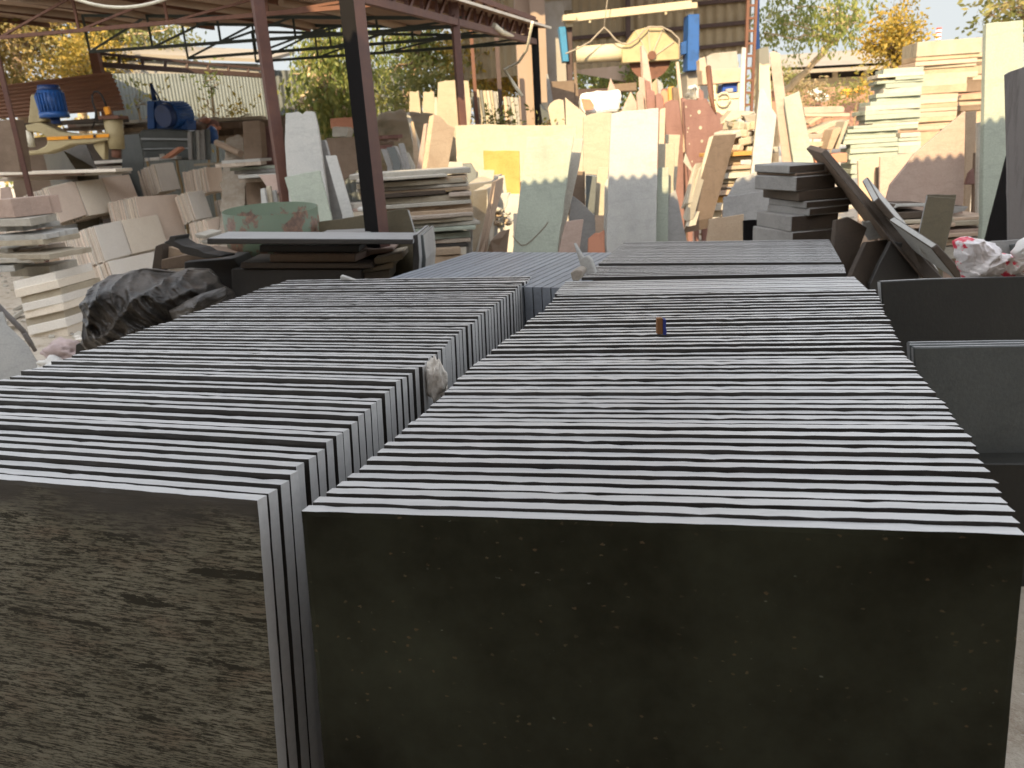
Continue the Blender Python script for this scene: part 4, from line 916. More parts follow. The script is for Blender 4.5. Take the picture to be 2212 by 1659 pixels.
lean([(2186, 527), (2230, 522), (2230, 570, 'g'), (2196, 570, 'g')], 3.5, "slate stone", "slate slab piece overlapping the small grey slab", yaw=-5, tilt=16)
# cream slabs stacked behind the olive slab
strip([(1927, 453), (1937, 440), (2000, 439), (2000, 446), (1940, 447)], 5.9, (0, .4, 0), "white stone", "pale topped slab lying across the cream stack", side="umber stone")
strip([(2060, 446), (2093, 446), (2085, 455), (2060, 462)], 5.9, (0, .4, 0), "grey stone", "grey slab tip lying right of the olive slab", side="umber stone")
pile([(1935, 2000, 458, 472, "umber stone"), (1940, 2060, 474, 482), (1942, 2140, 471, 478), (1960, 2138, 479, 489), (1962, 2062, 484, 492), (2045, 2128, 495, 504, "pink stone"), (1970, 2129, 505, 513), (2040, 2128, 514, 521), (1990, 2128, 522, 530), (1990, 2128, 532, 560, "pale stone")], 5.85, .5, ["cream stone", "peach stone"], "cream slab in the stack behind the olive slab", "cream slabs in the stack behind the olive slab", yaw=-3, rough=.005, yj=2, dj=.05, chip=.02)
lean([(2005, 423), (2066, 427), (2055, 484), (2036, 560, 'g'), (1985, 560, 'g'), (1988, 497)], 4.75, "olive stone", "olive brown slab with a doubled pale top edge", yaw=3, tilt=14, t=.02, side="dust edge")
lean([(2004, 420), (2067, 420), (2056, 484), (2037, 560, 'g'), (1986, 560, 'g')], 4.80, "olive stone", "second olive slab hugging the doubled olive slab from behind", yaw=0, tilt=14, t=.02, side="dust edge")
# dark block stack and dark slabs leaning towards it
DB = [("grey stone", 1702, 1785, 355, 372), ("brown stone", 1716, 1795, 372, 379), ("grey stone", 1712, 1813, 379, 409), ("umber stone", 1722, 1832, 409, 431), ("grey stone", 1735, 1857, 431, 446), ("grey stone", 1740, 1843, 446, 462), ("grey stone", 1705, 1815, 463, 497), ("grey stone", 1705, 1805, 498, 545)]
for i, (m_, a_, b_, c_, d_) in enumerate(DB):
    flat(a_, b_, c_, d_, 5.0, .5, m_, ("topmost " if i == 0 else "lowest " if i == 7 else ordinal(i + 1) + " from top ") + "block of the dark stack left of the leaning dark plank", "blocks of the dark stack", yaw=9 + (i % 3) * 4, rough=.004, cat="stone block", name="stone_block", bevel=.006, side="umber stone")
lean([(1592, 386), (1610, 380), (1640, 368), (1662, 352), (1690, 350), (1692, 440, 'g'), (1563, 440, 'g')], 6.3, "grey stone", "shaded grey slab with curved top left of the dark blocks", yaw=-5, tilt=12, t=.03)
lean([(1563, 425), (1610, 418), (1692, 408), (1692, 525, 'g'), (1560, 525, 'g')], 6.1, "grey stone", "broad shaded grey slab under the curved top slab", yaw=-5, tilt=12)
lean([(1532, 473), (1570, 468), (1607, 462), (1608, 530, 'g'), (1525, 530, 'g')], 6.0, "tan stone", "shaded tan slab at the end of the matchbox row", yaw=-5, tilt=10)
lean([(1607, 476), (1655, 474), (1653, 530, 'g'), (1607, 530, 'g')], 5.6, "black steel and shade", "dark sheet standing in for the opening behind the matchbox row end", yaw=0, tilt=6)  # black sheet drawn for the shade of an opening
lean([(1650, 520), (1660, 480), (1685, 470), (1707, 525, 'g'), (1648, 525, 'g')], 5.3, "white stone", "grey white slab end leaning on the dark stack foot", yaw=-30, tilt=12, t=.05)
lean([(1683, 465), (1696, 440), (1712, 520, 'g'), (1700, 520, 'g')], 5.25, "pale stone", "pale slab edge tucked against the dark stack", yaw=-30, tilt=8)
for i, (p, y_, vec, m_, sd, l_) in enumerate([
    ([(1773, 332), (1785, 322), (1860, 408), (1970, 533), (2040, 603), (2000, 606), (1925, 520), (1853, 428)], 4.35, (.10, .50, .02), "umber stone", "brown stone", "long dark plank leaning aslant against the dark stack"),
    ([(1886, 437), (1899, 427), (1982, 527), (2030, 590), (2010, 600), (1970, 535)], 4.5, (.08, .34, .10), "umber stone", "white stone", "second dark slab aslant behind the long dark plank"),
    ([(2012, 537), (2026, 528), (2075, 580), (2100, 606), (2070, 608)], 4.15, (-.10, .30, .13), "umber stone", "white stone", "short dark slab with pale upper face by the plastic bag")]):
    strip(p, y_, vec, m_, l_, dY=[.5, .5, .35, .1, 0, 0, .1, .3][:len(p)] if i == 0 else None, side=sd, bevel=.006)  # umber fronts and paler upper sides put the light into the colour
strip([(1862, 479), (1872, 480), (1885, 476), (1898, 490), (1912, 512), (1893, 517), (1876, 520), (1864, 500)], 4.75, (.02, .05, 0), "white stone", "jagged white stone shard under the long dark plank", cat="stone shard", name="stone_shard", rough=.004)
strip([(1980, 523), (1990, 525), (2022, 558), (2018, 567), (2008, 560), (1988, 545)], 4.3, (.02, .05, 0), "white stone", "long white stone shard between the two short dark slabs", cat="stone shard", name="stone_shard")
for i, (p, y_, m_, l_) in enumerate([([(1806, 475), (1832, 468), (1874, 492), (1835, 600), (1795, 600)], 4.6, "umber stone", "brown slab leaning next to the dark stack"), ([(1872, 522), (1922, 516), (1880, 610), (1830, 610)], 4.5, "umber stone", "brown slab leaning second from the dark stack"), ([(1925, 520), (1960, 525), (1990, 612), (1880, 612)], 4.45, "dark stone", "black slab under the crossing of the dark planks"), ([(1800, 540), (2010, 560), (2010, 680), (1800, 680)], 4.7, "dark stone", "black slab standing behind the crossing dark planks")]):
    lean([q if q[1] < 590 else (q[0], q[1], 'g') for q in p], y_, m_, l_, yaw=(25, 30, 10, 0)[i], tilt=10)
# ---------------------------------------------------------------- far right: big dark slabs and the plastic bag
lean([(1903, 608), (2000, 603), (2100, 600), (2300, 596), (2300, 760, 'g'), (1914, 760, 'g')], 2.92, "black stone", "big black slab standing right of the matchbox row", yaw=4, tilt=5, t=.03, side="dust edge", rough=.001)
for i, (x0, y0, y1, d_) in enumerate([(1974, 746, 985, 2.30), (1966, 741, 985, 2.345), (1964, 736, 985, 2.39)]):
    lean([(x0, y0 + 4), (2300, y0 - 1), (2300, 985), (x0 + 12, 985)], d_, "slate stone", ["nearest grey green slab with pale edge below the big black slab", "second grey green slab edge below the big black slab", "third grey green slab edge nearest the big black slab"][i], yaw=2, tilt=4, t=.02, side="dust edge", rough=.0015)
strip([(1985, 990), (2300, 990), (2300, 1000), (1987, 1000)], 2.25, (0, .22, 0), "slate stone", "grey slab edge lying under the grey green slabs")
strip([(1990, 1001), (2300, 1002), (2300, 1500), (2010, 1500)], 2.2, (0, .3, 0), "black stone", "big black block carrying the grey green slabs", cat="stone block", name="stone_block")
bundle([(2060, 548), (2058, 520), (2075, 512), (2095, 510), (2110, 518), (2130, 524), (2145, 535), (2155, 552), (2180, 556), (2215, 552), (2240, 560), (2240, 604), (2150, 604), (2080, 602)], 3.05, .10, "printed plastic bag", "plastic_bag", "crumpled clear plastic bag with red print on the big black slab", "plastic bag", 6, .016, 130, 70, 2.6)
bundle([(2185, 545), (2200, 520), (2240, 500), (2260, 560), (2240, 580), (2205, 570)], 2.98, .06, "white cloth", "cloth", "white cloth bulging beside the plastic bag at the frame edge", "cloth", 11, .015, 36, 20, 2.5)
# ---------------------------------------------------------------- corrugated sheets
def corrugated(mb, A, u, L, v, W, n, pitch=.076, amp=.009, mi=0, t=.0, seg=6):
    """sheet from corner A: ribs run along unit vector v for W, waves follow along unit vector u for L, waves out along n"""
    A, u, v, n = V(A), V(u).normalized(), V(v).normalized(), V(n).normalized()
    m = max(2, int(L / pitch * seg)); vs, fs = [], []
    for i in range(m + 1):
        s = L * i / m; w_ = amp * sin(2 * pi * s / pitch)
        p = A + u * s + n * w_
        vs += [p, p + v * W]
    for i in range(m): fs.append((2 * i, 2 * i + 1, 2 * i + 3, 2 * i + 2))
    mb.add(vs, fs, mi, True)
u = V((sin(R(24)), cos(R(24)), 0)); v = V((-cos(R(24)), sin(R(24)), 0))
# ---------------------------------------------------------------- canopy over the viewer: its wavy edge draws the shadow line across the leaning slabs
EY = -1.0; EZ = 1.27 + (6.05 - EY) / cos(R(SUN_AZ)) * tan(R(SUN_EL))
b = MB(); corrugated(b, (-9.5, EY, EZ), (1, 0, 0), 22, (0, -1, .05), 9.0, (0, 0, 1), 0.085, .021)
can = empty("canopy_shed", (0, -5, 0), "corrugated canopy shed standing behind the viewer", "canopy shed")
b.build("roof_sheet", MAT["roof underside"], can)
for x in (-9, -3, 3, 9):
    b = MB(); b.bar((x, EY - .15, EZ - .07), (x, EY - 8.9, EZ + .36), .06, .1); b.build("rafter", MAT["red oxide steel"], can)
for x in (-9.2, 12.2):
    b = MB(); b.bar((x, EY - 2.5, 0), (x, EY - 2.5, EZ), .09); b.build("post", MAT["red oxide steel"], can)
b = MB(); corrugated(b, (-9.5, EY - 8.8, 0), (1, 0, 0), 22, (0, 0, 1), EZ + .4, (0, 1, 0), .076, .011); b.build("added_back_wall", MAT["roof underside"], can)  # unseen wall added to keep light from behind off the slab faces
# unseen tall block added behind on the left; it keeps the low sun off the tile rows
nb = empty("added_sun_block", (-14, -9, 0), "unseen building added behind the canopy shed to block the sun", "building")
b = MB(); b.box((-19.5, -11, 7.6), (8.9, 0, 0), (0, 4, 0), (0, 0, 7.6)); b.box((-9.25, -10.99, 6.2), (1.345, 0, 0), (0, 3.99, 0), (0, 0, 6.2)); b.build("wall", MAT["cream plaster"], nb)  # walls of the added sun block
b = MB(); b.box((-19.5, -11, 15.3), (9.1, 0, 0), (0, 4.2, 0), (0, 0, .1)); b.build("roof", MAT["asbestos roof"], nb)  # roof of the added sun block
for x in (-28, -24, -20, -16, -12):
    for z in (2.2, 5.6, 9.0, 12.4):
        b = MB(); b.box((x, -6.97, z), (.6, 0, 0), (0, .03, 0), (0, 0, .7)); b.build("added_block_window", MAT["dark opening"], nb)
# ---------------------------------------------------------------- long shed on the left
shed = empty("open_shed", (-3, 9, 0), "open sided shed with rusty lattice trusses and a corrugated roof", "shed")
PR = at(1156, 91, 12.0)                              # right end of the eave girder
A = at(1190, 60, 12.15)                              # far right corner of the roof
RISE = .115
vr = (v + V((0, 0, RISE))); nr = u.cross(vr).normalized()
if nr.z < 0: nr = -nr
def roofz(t, s=0): return A.z + RISE * t
b = MB()
# sheets run up the slope, waves follow the eave; one sheet is missing far over the tiles
def roof_panel(s0, s1, t0, t1, mi=0):
    corrugated(b, A - u * s1 + vr * t0, u, s1 - s0, vr, (t1 - t0) * vr.length, nr, .076, .010, mi)
roof_panel(0, 4.7, 0, 17)
b.build("roof_sheet", MAT["roof underside"], shed)
b = MB(); b.bar(A, A - u * 4.7, .02, .03, up=nr); b.build("sunlit_roof_edge", MAT["sunlit edge tone"], shed)  # pale bar added as the sun's glint along the sheet edge
# purlins along the shed
for t_ in (.35, 2.2, 4.2, 6.2, 8.2, 10.2, 12.2, 14.2, 16.2):
    b = MB(); c = A + vr * t_ - nr * .06; b.bar(c, c - u * 4.6, .06, .08, up=nr); b.build("purlin", MAT["rust steel"], shed)
for t_, s_ in ((3.1, 1.2), (5.2, 1.5), (1.6, 1.0), (6.8, .9)):
    b = MB(); c = A + vr * t_ - nr * .16 - u * s_; b.tube([c, c - u * 1.5 + V((0, 0, .04)), c - u * 3.0], [.045, .05, .04], 7); b.build("roof_pole", MAT["peach stone"], shed)
# eave girder on the right
P3 = online(985, 48, (PR.x, PR.y), (u.x, u.y)); Pn = PR - u * 6.0
Ln = (PR - P3).length
b = MB(); zb = PR.z; zt = PR.z + .30
near = PR - u * 6.1
b.bar(PR, near, .075, .075); b.bar(PR + V((0, 0, .30)), near + V((0, 0, .38)), .06, .06)
k = 0; s = 0
while s < 6.0:
    p = PR - u * s; q = PR - u * (s + .30)
    b.bar(p, p + V((0, 0, .31 + .006 * s)), .035)
    b.bar(q, p + V((0, 0, .30 + .006 * s)), .032)
    s += .33
b.build("eave_girder", MAT["red oxide steel"], shed)
# cross trusses
for s, ym, xm, x0, y0, mt in ((0.0, 0, 0, 553, 133, "green steel"), (1.15, 0, 0, 406, 126, "green steel"), (2.2, 0, 0, 194, 112, "green steel"), (4.1, 0, 0, 0, 81, "rust steel")):
    S = PR - u * s
    if x0 is not None: Lp = online(x0, y0, (S.x, S.y), (v.x, v.y))
    else: Lp = S + v * 11 + V((0, 0, .8))
    dv = Lp - S; T = V((dv.x, dv.y, 0)).length
    b = MB(); b.bar(S, Lp, .04, .04)
    top = lambda t_: V((S.x, S.y, 0)) + v * t_ + V((0, 0, roofz(t_) - .12))
    b.bar(top(0), top(T), .04, .04)
    m = max(3, int(T / 1.15))
    for i in range(m + 1):
        f = i / m; p = S.lerp(Lp, f); b.bar(p, top(T * f), .026)
        if i < m: b.bar(top(T * f), S.lerp(Lp, (i + 1) / m), .024)
    b.build("roof_truss", MAT[mt], shed)
# posts
def post(px, py, px2, py2, Y, wd, mat, rot=0, top=None):
    p, q = at(px, py, Y), at(px2, py2, Y); x = (p.x + q.x) / 2
    z = top or p.z; a_ = R(rot)
    b = MB(); b.box((x, Y, z / 2), V((cos(a_), sin(a_), 0)) * wd / 2, V((-sin(a_), cos(a_), 0)) * wd / 2, (0, 0, z / 2))
    return b
post(985, 40, 995, 245, PR.y - (PR - P3).y, .085, "red oxide steel", 20, 3.1).build("post", MAT["red oxide steel"], shed, bevel=.004)
post(1158, 60, 1160, 265, 12.0, .085, "black steel and shade", 20, 3.15).build("post", MAT["black steel and shade"], shed, bevel=.004)
# the two front posts: one rusty with its shaded side coloured black, one red
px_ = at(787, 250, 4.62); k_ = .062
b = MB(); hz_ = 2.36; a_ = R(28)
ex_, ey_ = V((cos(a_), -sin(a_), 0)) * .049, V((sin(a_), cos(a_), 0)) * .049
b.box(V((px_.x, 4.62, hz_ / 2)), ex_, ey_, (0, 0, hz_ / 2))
o = b.build("post", [MAT["red oxide steel"], MAT["black steel and shade"]], label="square rusty steel post with shade coloured black on one side", cat="post", kind='thing')
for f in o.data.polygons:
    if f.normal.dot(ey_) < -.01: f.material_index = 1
rp = post(555, 0, 612, 385, 8.2, .105, "red oxide steel", 30, 3.45)
rp.build("post", MAT["red oxide steel"], label="slim red brown post rising past the tall grey white slab", cat="post", kind='thing', bevel=.003)
post(1018, 60, 1025, 190, 14.5, .06, "rust steel", 0).build("post", MAT["rust steel"], label="thin red post standing among the yellow trees by the pink wall", cat="post", kind='thing')
post(1073, 70, 1078, 190, 14.2, .07, "purlin steel", 0).build("post", MAT["purlin steel"], label="thin grey brown post left of the pink wall", cat="post", kind='thing')
post(3, 150, 52, 370, 8.8, .045, "red oxide steel", 10, 4.3).build("post", MAT["red oxide steel"], label="slender pole at the frame edge before the brown corrugated sheet", cat="post", kind='thing')
# sagging pale hose under the roof, pipes on the girder
b = MB(); b.tube([at(120 + 280 * i / 20, -22 + 38 * (1 - ((i - 10) / 10) ** 2), 7.6) for i in range(21)], .014); b.build("hose", MAT["pale pipe"], label="sagging pale hose hung under the shed roof", cat="hose", kind='thing')
b = MB(); b.tube([at(1150, 48, 10.6), at(1138, 108, 11.2), at(1120, 135, 11.6), at(1090, 150, 12), at(1112, 185, 12), at(1128, 208, 12)], [.018, .018, .018, .018, .026, .026]); b.build("hose", MAT["pale pipe"], label="pale hose dangling from the eave girder to the slabs", cat="hose", kind='thing')
b = MB(); b.tube([at(1066, 55, 10.6), at(1085, 70, 10.8), at(1108, 78, 11.2)], [.04, .035, .02]); b.build("pipe", MAT["pale pipe"], label="short pale pipe lying on the eave girder", cat="pipe", kind='thing')
# second low eave frame and gate post at the back of the shed
e0, e1 = at(205, 115, 15.6), at(577, 150, 17.8)
b = MB(); b.bar(e0, e1, .05); lo0, lo1 = at(205, 139, 15.6), at(577, 164, 17.8); b.bar(lo0, lo1, .09)
for i in range(9): b.bar(e0.lerp(e1, i / 8), lo0.lerp(lo1, i / 8), .045)
fr = empty("rear_frame", V((e0.x, e0.y, 0)), "low rusty frame running behind the blue machine under the sky gap", "metal frame")
b.build("lattice_beam", MAT["purlin steel"], fr)
for p, wd, m_ in ((e0, .16, "rust steel"), (e1, .16, "grey metal")):
    b = MB(); b.box((p.x, p.y, p.z / 2), (wd / 2, 0, 0), (0, wd / 2, 0), (0, 0, p.z / 2)); b.build("post", MAT[m_], fr)
# ---------------------------------------------------------------- back wall of grey corrugated sheet
g0, g1 = at(246, 260, 18.0), at(582, 260, 20.0)
gd = (g1 - g0); gd.z = 0; gl = gd.length; gd.normalize(); gn = V((gd.y, -gd.x, 0))
b = MB(); ztop = at(420, 158, 19).z
corrugated(b, V((g0.x, g0.y, 0)), gd, gl, (0, 0, 1), ztop, gn, .075, .007)
b.build("sheet_wall", MAT["galvanised sheet"], label="grey corrugated sheet wall dappled with light behind the blue machine", cat="sheet wall", kind='thing')
b = MB(); hz = at(420, 136, 20.5).z
h0, h1 = at(245, 140, 20.5), at(585, 148, 22)
b.box(((h0.x + h1.x) / 2, (h0.y + h1.y) / 2, hz - .45), ((h1 - h0) / 2), (.0, 1.2, 0), (0, 0, .45)); b.prism([h0 + V((-.3, -1.4, .1)), h1 + V((.3, -1.4, 0)), h1 + V((.3, 1.6, .5)), h0 + V((-.3, 1.6, .6))], (0, 0, .08), 1)
b.build("hut", [MAT["grey plaster"], MAT["asbestos roof"]], label="low grey hut roof showing above the corrugated sheet wall", cat="hut", kind='thing')
g0, g1 = at(590, 200, 21), at(870, 200, 22.5); gd = (g1 - g0); gd.z = 0; gl = gd.length; gd.normalize()
b = MB(); corrugated(b, V((g0.x, g0.y, 0)), gd, gl, (0, 0, 1), at(720, 150, 21.7).z, V((gd.y, -gd.x, 0)), .16, .02); b.build("sheet_wall", MAT["slate stone"], label="dark sheet wall behind the hanging green tree", cat="sheet wall", kind='thing')
# brown sheet with a curved end and its dark ledge
b = MB()
Q = [at(-60, 192, 12.2), at(240, 155, 13.6)]; zb_ = [at(-60, 262, 12.2).z, at(262, 240, 13.6).z]
vs, fs = [], []; NR = 72
for i in range(NR + 1):
    f = i / NR; w_ = .035 * sin(f * 2 * pi * 9); sag = .35 * f ** 2
    a0 = Q[0].lerp(Q[1], 0); 
    for k in range(13):
        h_ = k / 12; top_ = Q[0].lerp(Q[1], h_)
        low_ = V((top_.x + .06 * (h_ > .99) * f, top_.y, zb_[0] + (zb_[1] - zb_[0]) * h_))
        p = top_.lerp(low_, f); p = p + V((.02 * sin(k), -w_ - sag * .5, 0)) + V((.12 * sin(f * pi * .5) * (k / 12) ** 6, 0, 0)); vs.append(p)
for i in range(NR):
    for k in range(12): fs.append((i * 13 + k, i * 13 + k + 1, (i + 1) * 13 + k + 1, (i + 1) * 13 + k))
b.add(vs, fs, 0, True); b.build("corrugated_sheet", MAT["rust sheet"], label="big red brown corrugated sheet hung behind the yellow machine arm", cat="corrugated sheet", kind='thing')
strip([(30, 268), (250, 252), (254, 256), (254, 263), (120, 268), (30, 280)], 12.9, (0, .4, 0), "umber stone", "dark ledge under the red brown corrugated sheet", cat="ledge", name="ledge")
pile([(150, 262, 266, 272), (140, 258, 273, 279, "brown stone"), (170, 316, 262, 268, "pale stone"), (262, 318, 266, 276, "beige stone"), (258, 318, 276, 284), (262, 320, 285, 292)], 13.6, .6, ["pink stone", "tan stone", "beige stone"], "flat stone in the heap behind the yellow machine", "flat stones in the heap behind the yellow machine", rough=.04, dj=.2)
strip([(-30, 262), (26, 258), (44, 372), (30, 372), (-30, 372)], 9.9, (0, .25, 0), "brown stone", "brown slab stack end at the frame edge below the corrugated sheet", cat="slab stack", name="slab_stack")
lean([(28, 300), (118, 294), (128, 400, 'g'), (28, 400, 'g')], 13.1, "brown stone", "dull brown slab standing behind the pivot of the yellow arm", yaw=0, tilt=5)
lean([(118, 296), (265, 288), (270, 400, 'g'), (122, 400, 'g')], 13.3, "umber stone", "dark brown slab row standing behind the middle of the yellow arm", yaw=0, tilt=5)
lean([(90, 318), (128, 312), (166, 370), (170, 400, 'g'), (110, 400, 'g')], 11.9, "olive stone", "dark greenish slabs leaning under the yellow arm", yaw=-40, tilt=14, t=.3)
lean([(128, 312), (186, 312), (208, 365), (210, 400, 'g'), (170, 400, 'g')], 11.9, "grey stone", "grey slab leaning under the middle of the yellow arm", yaw=10, tilt=14, t=.04)
lean([(265, 292), (300, 288), (310, 345), (310, 400, 'g'), (262, 400, 'g')], 12.4, "slate stone", "dark slate slab behind the foot of the yellow column", yaw=0, tilt=8)
# ---------------------------------------------------------------- yellow polishing machine
YM = 11.3
ym = empty("polishing_machine", at(150, 290, YM).to_2d().to_3d(), "yellow stone polishing machine with orange striped arm and blue motor", "polishing machine")
def pp(b, px, Y, d, mi=0): b.prism([at(x, y, Y) for x, y in px], (0, d, 0), mi)
b = MB()
pp(b, [(53, 270), (82, 265), (96, 268), (128, 284), (168, 290), (232, 286), (236, 302), (200, 309), (150, 313), (135, 320), (100, 332), (50, 336), (47, 327), (80, 324), (98, 315), (102, 306), (100, 296), (88, 288), (58, 284)], YM - .12, .24)
b.build("arm", MAT["yellow paint"], ym, bevel=.015)
b = MB(); pp(b, [(101, 296), (168, 293), (235, 289), (235, 296), (168, 300), (102, 303)], YM - .135, .012); b.build("stripe", MAT["orange paint"], ym)
for x, y in ((150, 297), (204, 294)):
    b = MB(); pp(b, [(x - 3, y - 3), (x + 3, y - 3), (x + 3, y + 3), (x - 3, y + 3)], YM - .146, .01); b.build("bolt", MAT["dark cable"], ym)
b = MB(); b.tube([at(244, 258, YM), at(253, 322, YM)], [.125, .10], 20); b.build("column", MAT["yellow paint"], ym)
b = MB(); b.tube([at(251, 322, YM), at(251, 340, YM)], .06, 12); b.build("spindle", MAT["rust steel"], ym)
b = MB(); pp(b, [(215, 306), (226, 306), (226, 345), (222, 345), (205, 322), (200, 312)], YM - .05, .12); b.build("bracket", MAT["yellow paint"], ym, bevel=.01)
b = MB(); b.tube([at(42, 283, YM), at(48, 322, YM)], [.085, .085], 16); b.build("pivot", MAT["yellow paint"], ym)
b = MB(); b.tube([at(44, 300, YM), at(45, 309, YM)], .088, 16); b.build("pivot_band", MAT["orange paint"], ym)
b = MB(); b.tube([at(62, 282, YM), at(68, 318, YM)], .05, 12); b.build("guide_rod", MAT["pale pipe"], ym)
b = MB(); pp(b, [(66, 205), (74, 203), (92, 245), (92, 265), (60, 266), (62, 248)], YM, .12); b.build("motor_bracket", MAT["yellow paint"], ym, bevel=.01)
b = MB(); pp(b, [(80, 246), (97, 244), (99, 262), (80, 264)], YM - .1, .2); b.build("mount", MAT["yellow paint"], ym, bevel=.01)
m0, m1 = at(106, 196, YM - .1), at(117, 246, YM - .1)
b = MB(); b.tube([m0, m1], .155, 26)
ax = (m1 - m0).normalized(); xx = ax.cross(V((0, 1, 0))).normalized(); yy_ = ax.cross(xx)
for k in range(22):
    a_ = 2 * pi * k / 22; d = xx * cos(a_) + yy_ * sin(a_); b.bar(m0.lerp(m1, .1) + d * .16, m0.lerp(m1, .9) + d * .16, .012, .03, up=d)
mo = b.build("motor", MAT["blue paint"], ym)
b = MB(); b.tube([m0 - ax * .07, m0 + ax * .02], [.13, .15], 22); b.build("fan_cover", MAT["deep blue paint"], mo)
b = MB(); b.tube([m1 - ax * .02, m1 + ax * .05], [.185, .185], 22); b.build("flange", MAT["blue paint"], mo)
b = MB(); pp(b, [(71, 206), (88, 205), (96, 243), (84, 246)], YM - .2, .2); b.build("terminal_box", MAT["blue paint"], mo, bevel=.01)
b = MB(); b.tube([m1 + ax * .05, m1 + ax * .13], .06, 12); b.build("shaft", MAT["deep blue paint"], mo)
b = MB(); pp(b, [(222, 232), (232, 229), (237, 246), (228, 250)], YM - .1, .07); b.build("control_box", MAT["orange paint"], ym, bevel=.006)
b = MB(); b.tube([at(x, y, YM - .1) for x, y in [(211, 262), (207, 240), (200, 220), (199, 206), (204, 198), (212, 198), (220, 206), (226, 220), (230, 230)]], .014, 8); b.tube([at(x, y, YM - .1) for x, y in [(208, 236), (206, 252), (203, 268), (198, 278)]], .010, 8); b.build("cable", MAT["dark cable"], ym)
b = MB(); pp(b, [(212, 250), (255, 249), (257, 256), (212, 258)], YM - .15, .3); b.build("turntable", MAT["rust steel"], ym)
# ---------------------------------------------------------------- blue grinding machine
YB = 13.2
bmk = empty("grinding_machine", at(360, 300, YB).to_2d().to_3d(), "blue grinding machine on a dark steel base with a lying motor", "grinding machine")
b = MB(); pp(b, [(317, 218), (333, 218), (334, 279), (318, 279)], YB, .35); pp(b, [(334, 218), (349, 216), (352, 278), (335, 279)], YB + .06, .3); b.build("column", MAT["blue paint"], bmk, bevel=.01)
b = MB(); b.tube([at(326, 180, YB + .1), at(334, 217, YB + .1)], [.02, .045], 8); b.tube([at(327, 182, YB + .1), at(346, 217, YB + .1)], .012, 6); b.build("mast", MAT["deep blue paint"], bmk)
n0, n1 = at(362, 250, YB - .1), at(400, 247, YB + .25)
b = MB(); b.tube([n0, n1], [.20, .19], 26); ax = (n1 - n0).normalized(); xx = ax.cross(V((0, 0, 1))).normalized(); yy_ = ax.cross(xx)
for k in range(24):
    a_ = 2 * pi * k / 24; d = xx * cos(a_) + yy_ * sin(a_); b.bar(n0.lerp(n1, .1) + d * .2, n0.lerp(n1, .95) + d * .195, .012, .03, up=d)
b.build("motor", MAT["blue paint"], bmk)
b = MB(); b.tube([n0 - ax * .1, n0 + ax * .02], [.17, .2], 24); b.build("fan_cover", MAT["deep blue paint"], bmk)
b = MB(); pp(b, [(350, 262), (404, 258), (404, 280), (350, 281)], YB, .4); b.build("mount", MAT["blue paint"], bmk, bevel=.01)
b = MB(); pp(b, [(298, 292), (304, 280), (345, 278), (408, 281), (412, 300), (418, 346), (310, 346)], YB - .1, .8); b.build("base", MAT["slate stone"], bmk, bevel=.03)
b = MB(); b.bar(at(306, 322, YB - .12), at(416, 320, YB - .12), .02); b.bar(at(304, 300, YB - .12), at(413, 301, YB - .12), .03); b.build("base_rib", MAT["grey metal"], bmk)
for i, (a_, b_) in enumerate([(404, 412), (413, 420), (421, 428), (429, 440), (441, 452)]):
    lean([(a_, 285 - i), (b_, 283 - i), (b_ + 3, 345), (a_ + 3, 345)], 13.0 + .03 * i, ["grey stone", "slate stone", "white stone", "grey stone", "slate stone"][i], "%s grey slab on edge right of the blue machine base" % ordinal(i + 1), yaw=-10, tilt=6, group="grey slabs on edge by the blue machine")
rock("blue_canister", at(458, 292, 13.4), .12, "blue paint", "small blue canister behind the grey slabs on edge", "canister", (.8, .8, 1.2), .12, 4, 3)
# rubble and brown slabs between the blue machine and the red post
for i in range(46):
    px, py = random.uniform(408, 470), random.uniform(262, 292)
    rock("rubble_stone", at(px, py, 14 + random.random()), random.uniform(.05, .12), random.choice(["red stone", "rust patch", "pink stone", "cream stone", "brown stone"]), "red and cream rubble stone heaped behind the blue machine", "rubble stone", (1.2, 1, .8), .5, i + 80, 2, group="rubble stones behind the blue machine")
pile([(405, 560, 255, 262, "cream stone"), (470, 590, 262, 275, "brown stone"), (475, 600, 276, 290, "brown stone"), (470, 590, 291, 300, "tan stone")], 14.6, .8, ["brown stone"], "long brown slab on the rubble wall below the grey sheet wall", "long brown slabs on the rubble wall", rough=.05, dj=.1)
for i, (q, m_, l_) in enumerate([([(524, 262), (560, 260), (566, 330), (560, 380, 'g'), (528, 380, 'g')], "brown stone", "brown slab left of the red post, under the rubble wall"), ([(560, 275), (600, 270), (604, 318), (602, 380, 'g'), (568, 380, 'g')], "red stone", "dull red brown slab just left of the red post"),
        ([(600, 250), (616, 250), (618, 300), (616, 380, 'g'), (604, 380, 'g')], "brown stone", "brown stone slab showing between the red post and the tall grey white slab")]):
    lean(q, 11.5 + .3 * i, m_, l_, yaw=-5, tilt=8, t=.2)
lean([(488, 300), (512, 290), (530, 300), (536, 350), (532, 390, 'g'), (480, 390, 'g')], 12.2, "rough rock", "pale dusty mound of stone waste right of the blue machine base", yaw=0, tilt=35, t=.6, cat="waste mound", name="waste_mound", rough=.06)
pile([(480, 560, 345, 351), (470, 560, 352, 359), (500, 600, 360, 366), (505, 600, 367, 374), (515, 610, 376, 383), (520, 612, 385, 392)], 11.0, .6, ["grey stone", "green stone", "beige stone", "white stone"], "thin slab in the flat heap left of the red post foot", "thin slabs in the flat heap by the red post", rough=.03, yj=10, dj=.2)
b = MB(); b.tube([at(468, 308, 12.2), at(520, 332, 11.8)], [.05, .05]); b.build("pipe", MAT["peach stone"], label="orange brown pipe lying by the waste mound", cat="pipe", kind='thing')
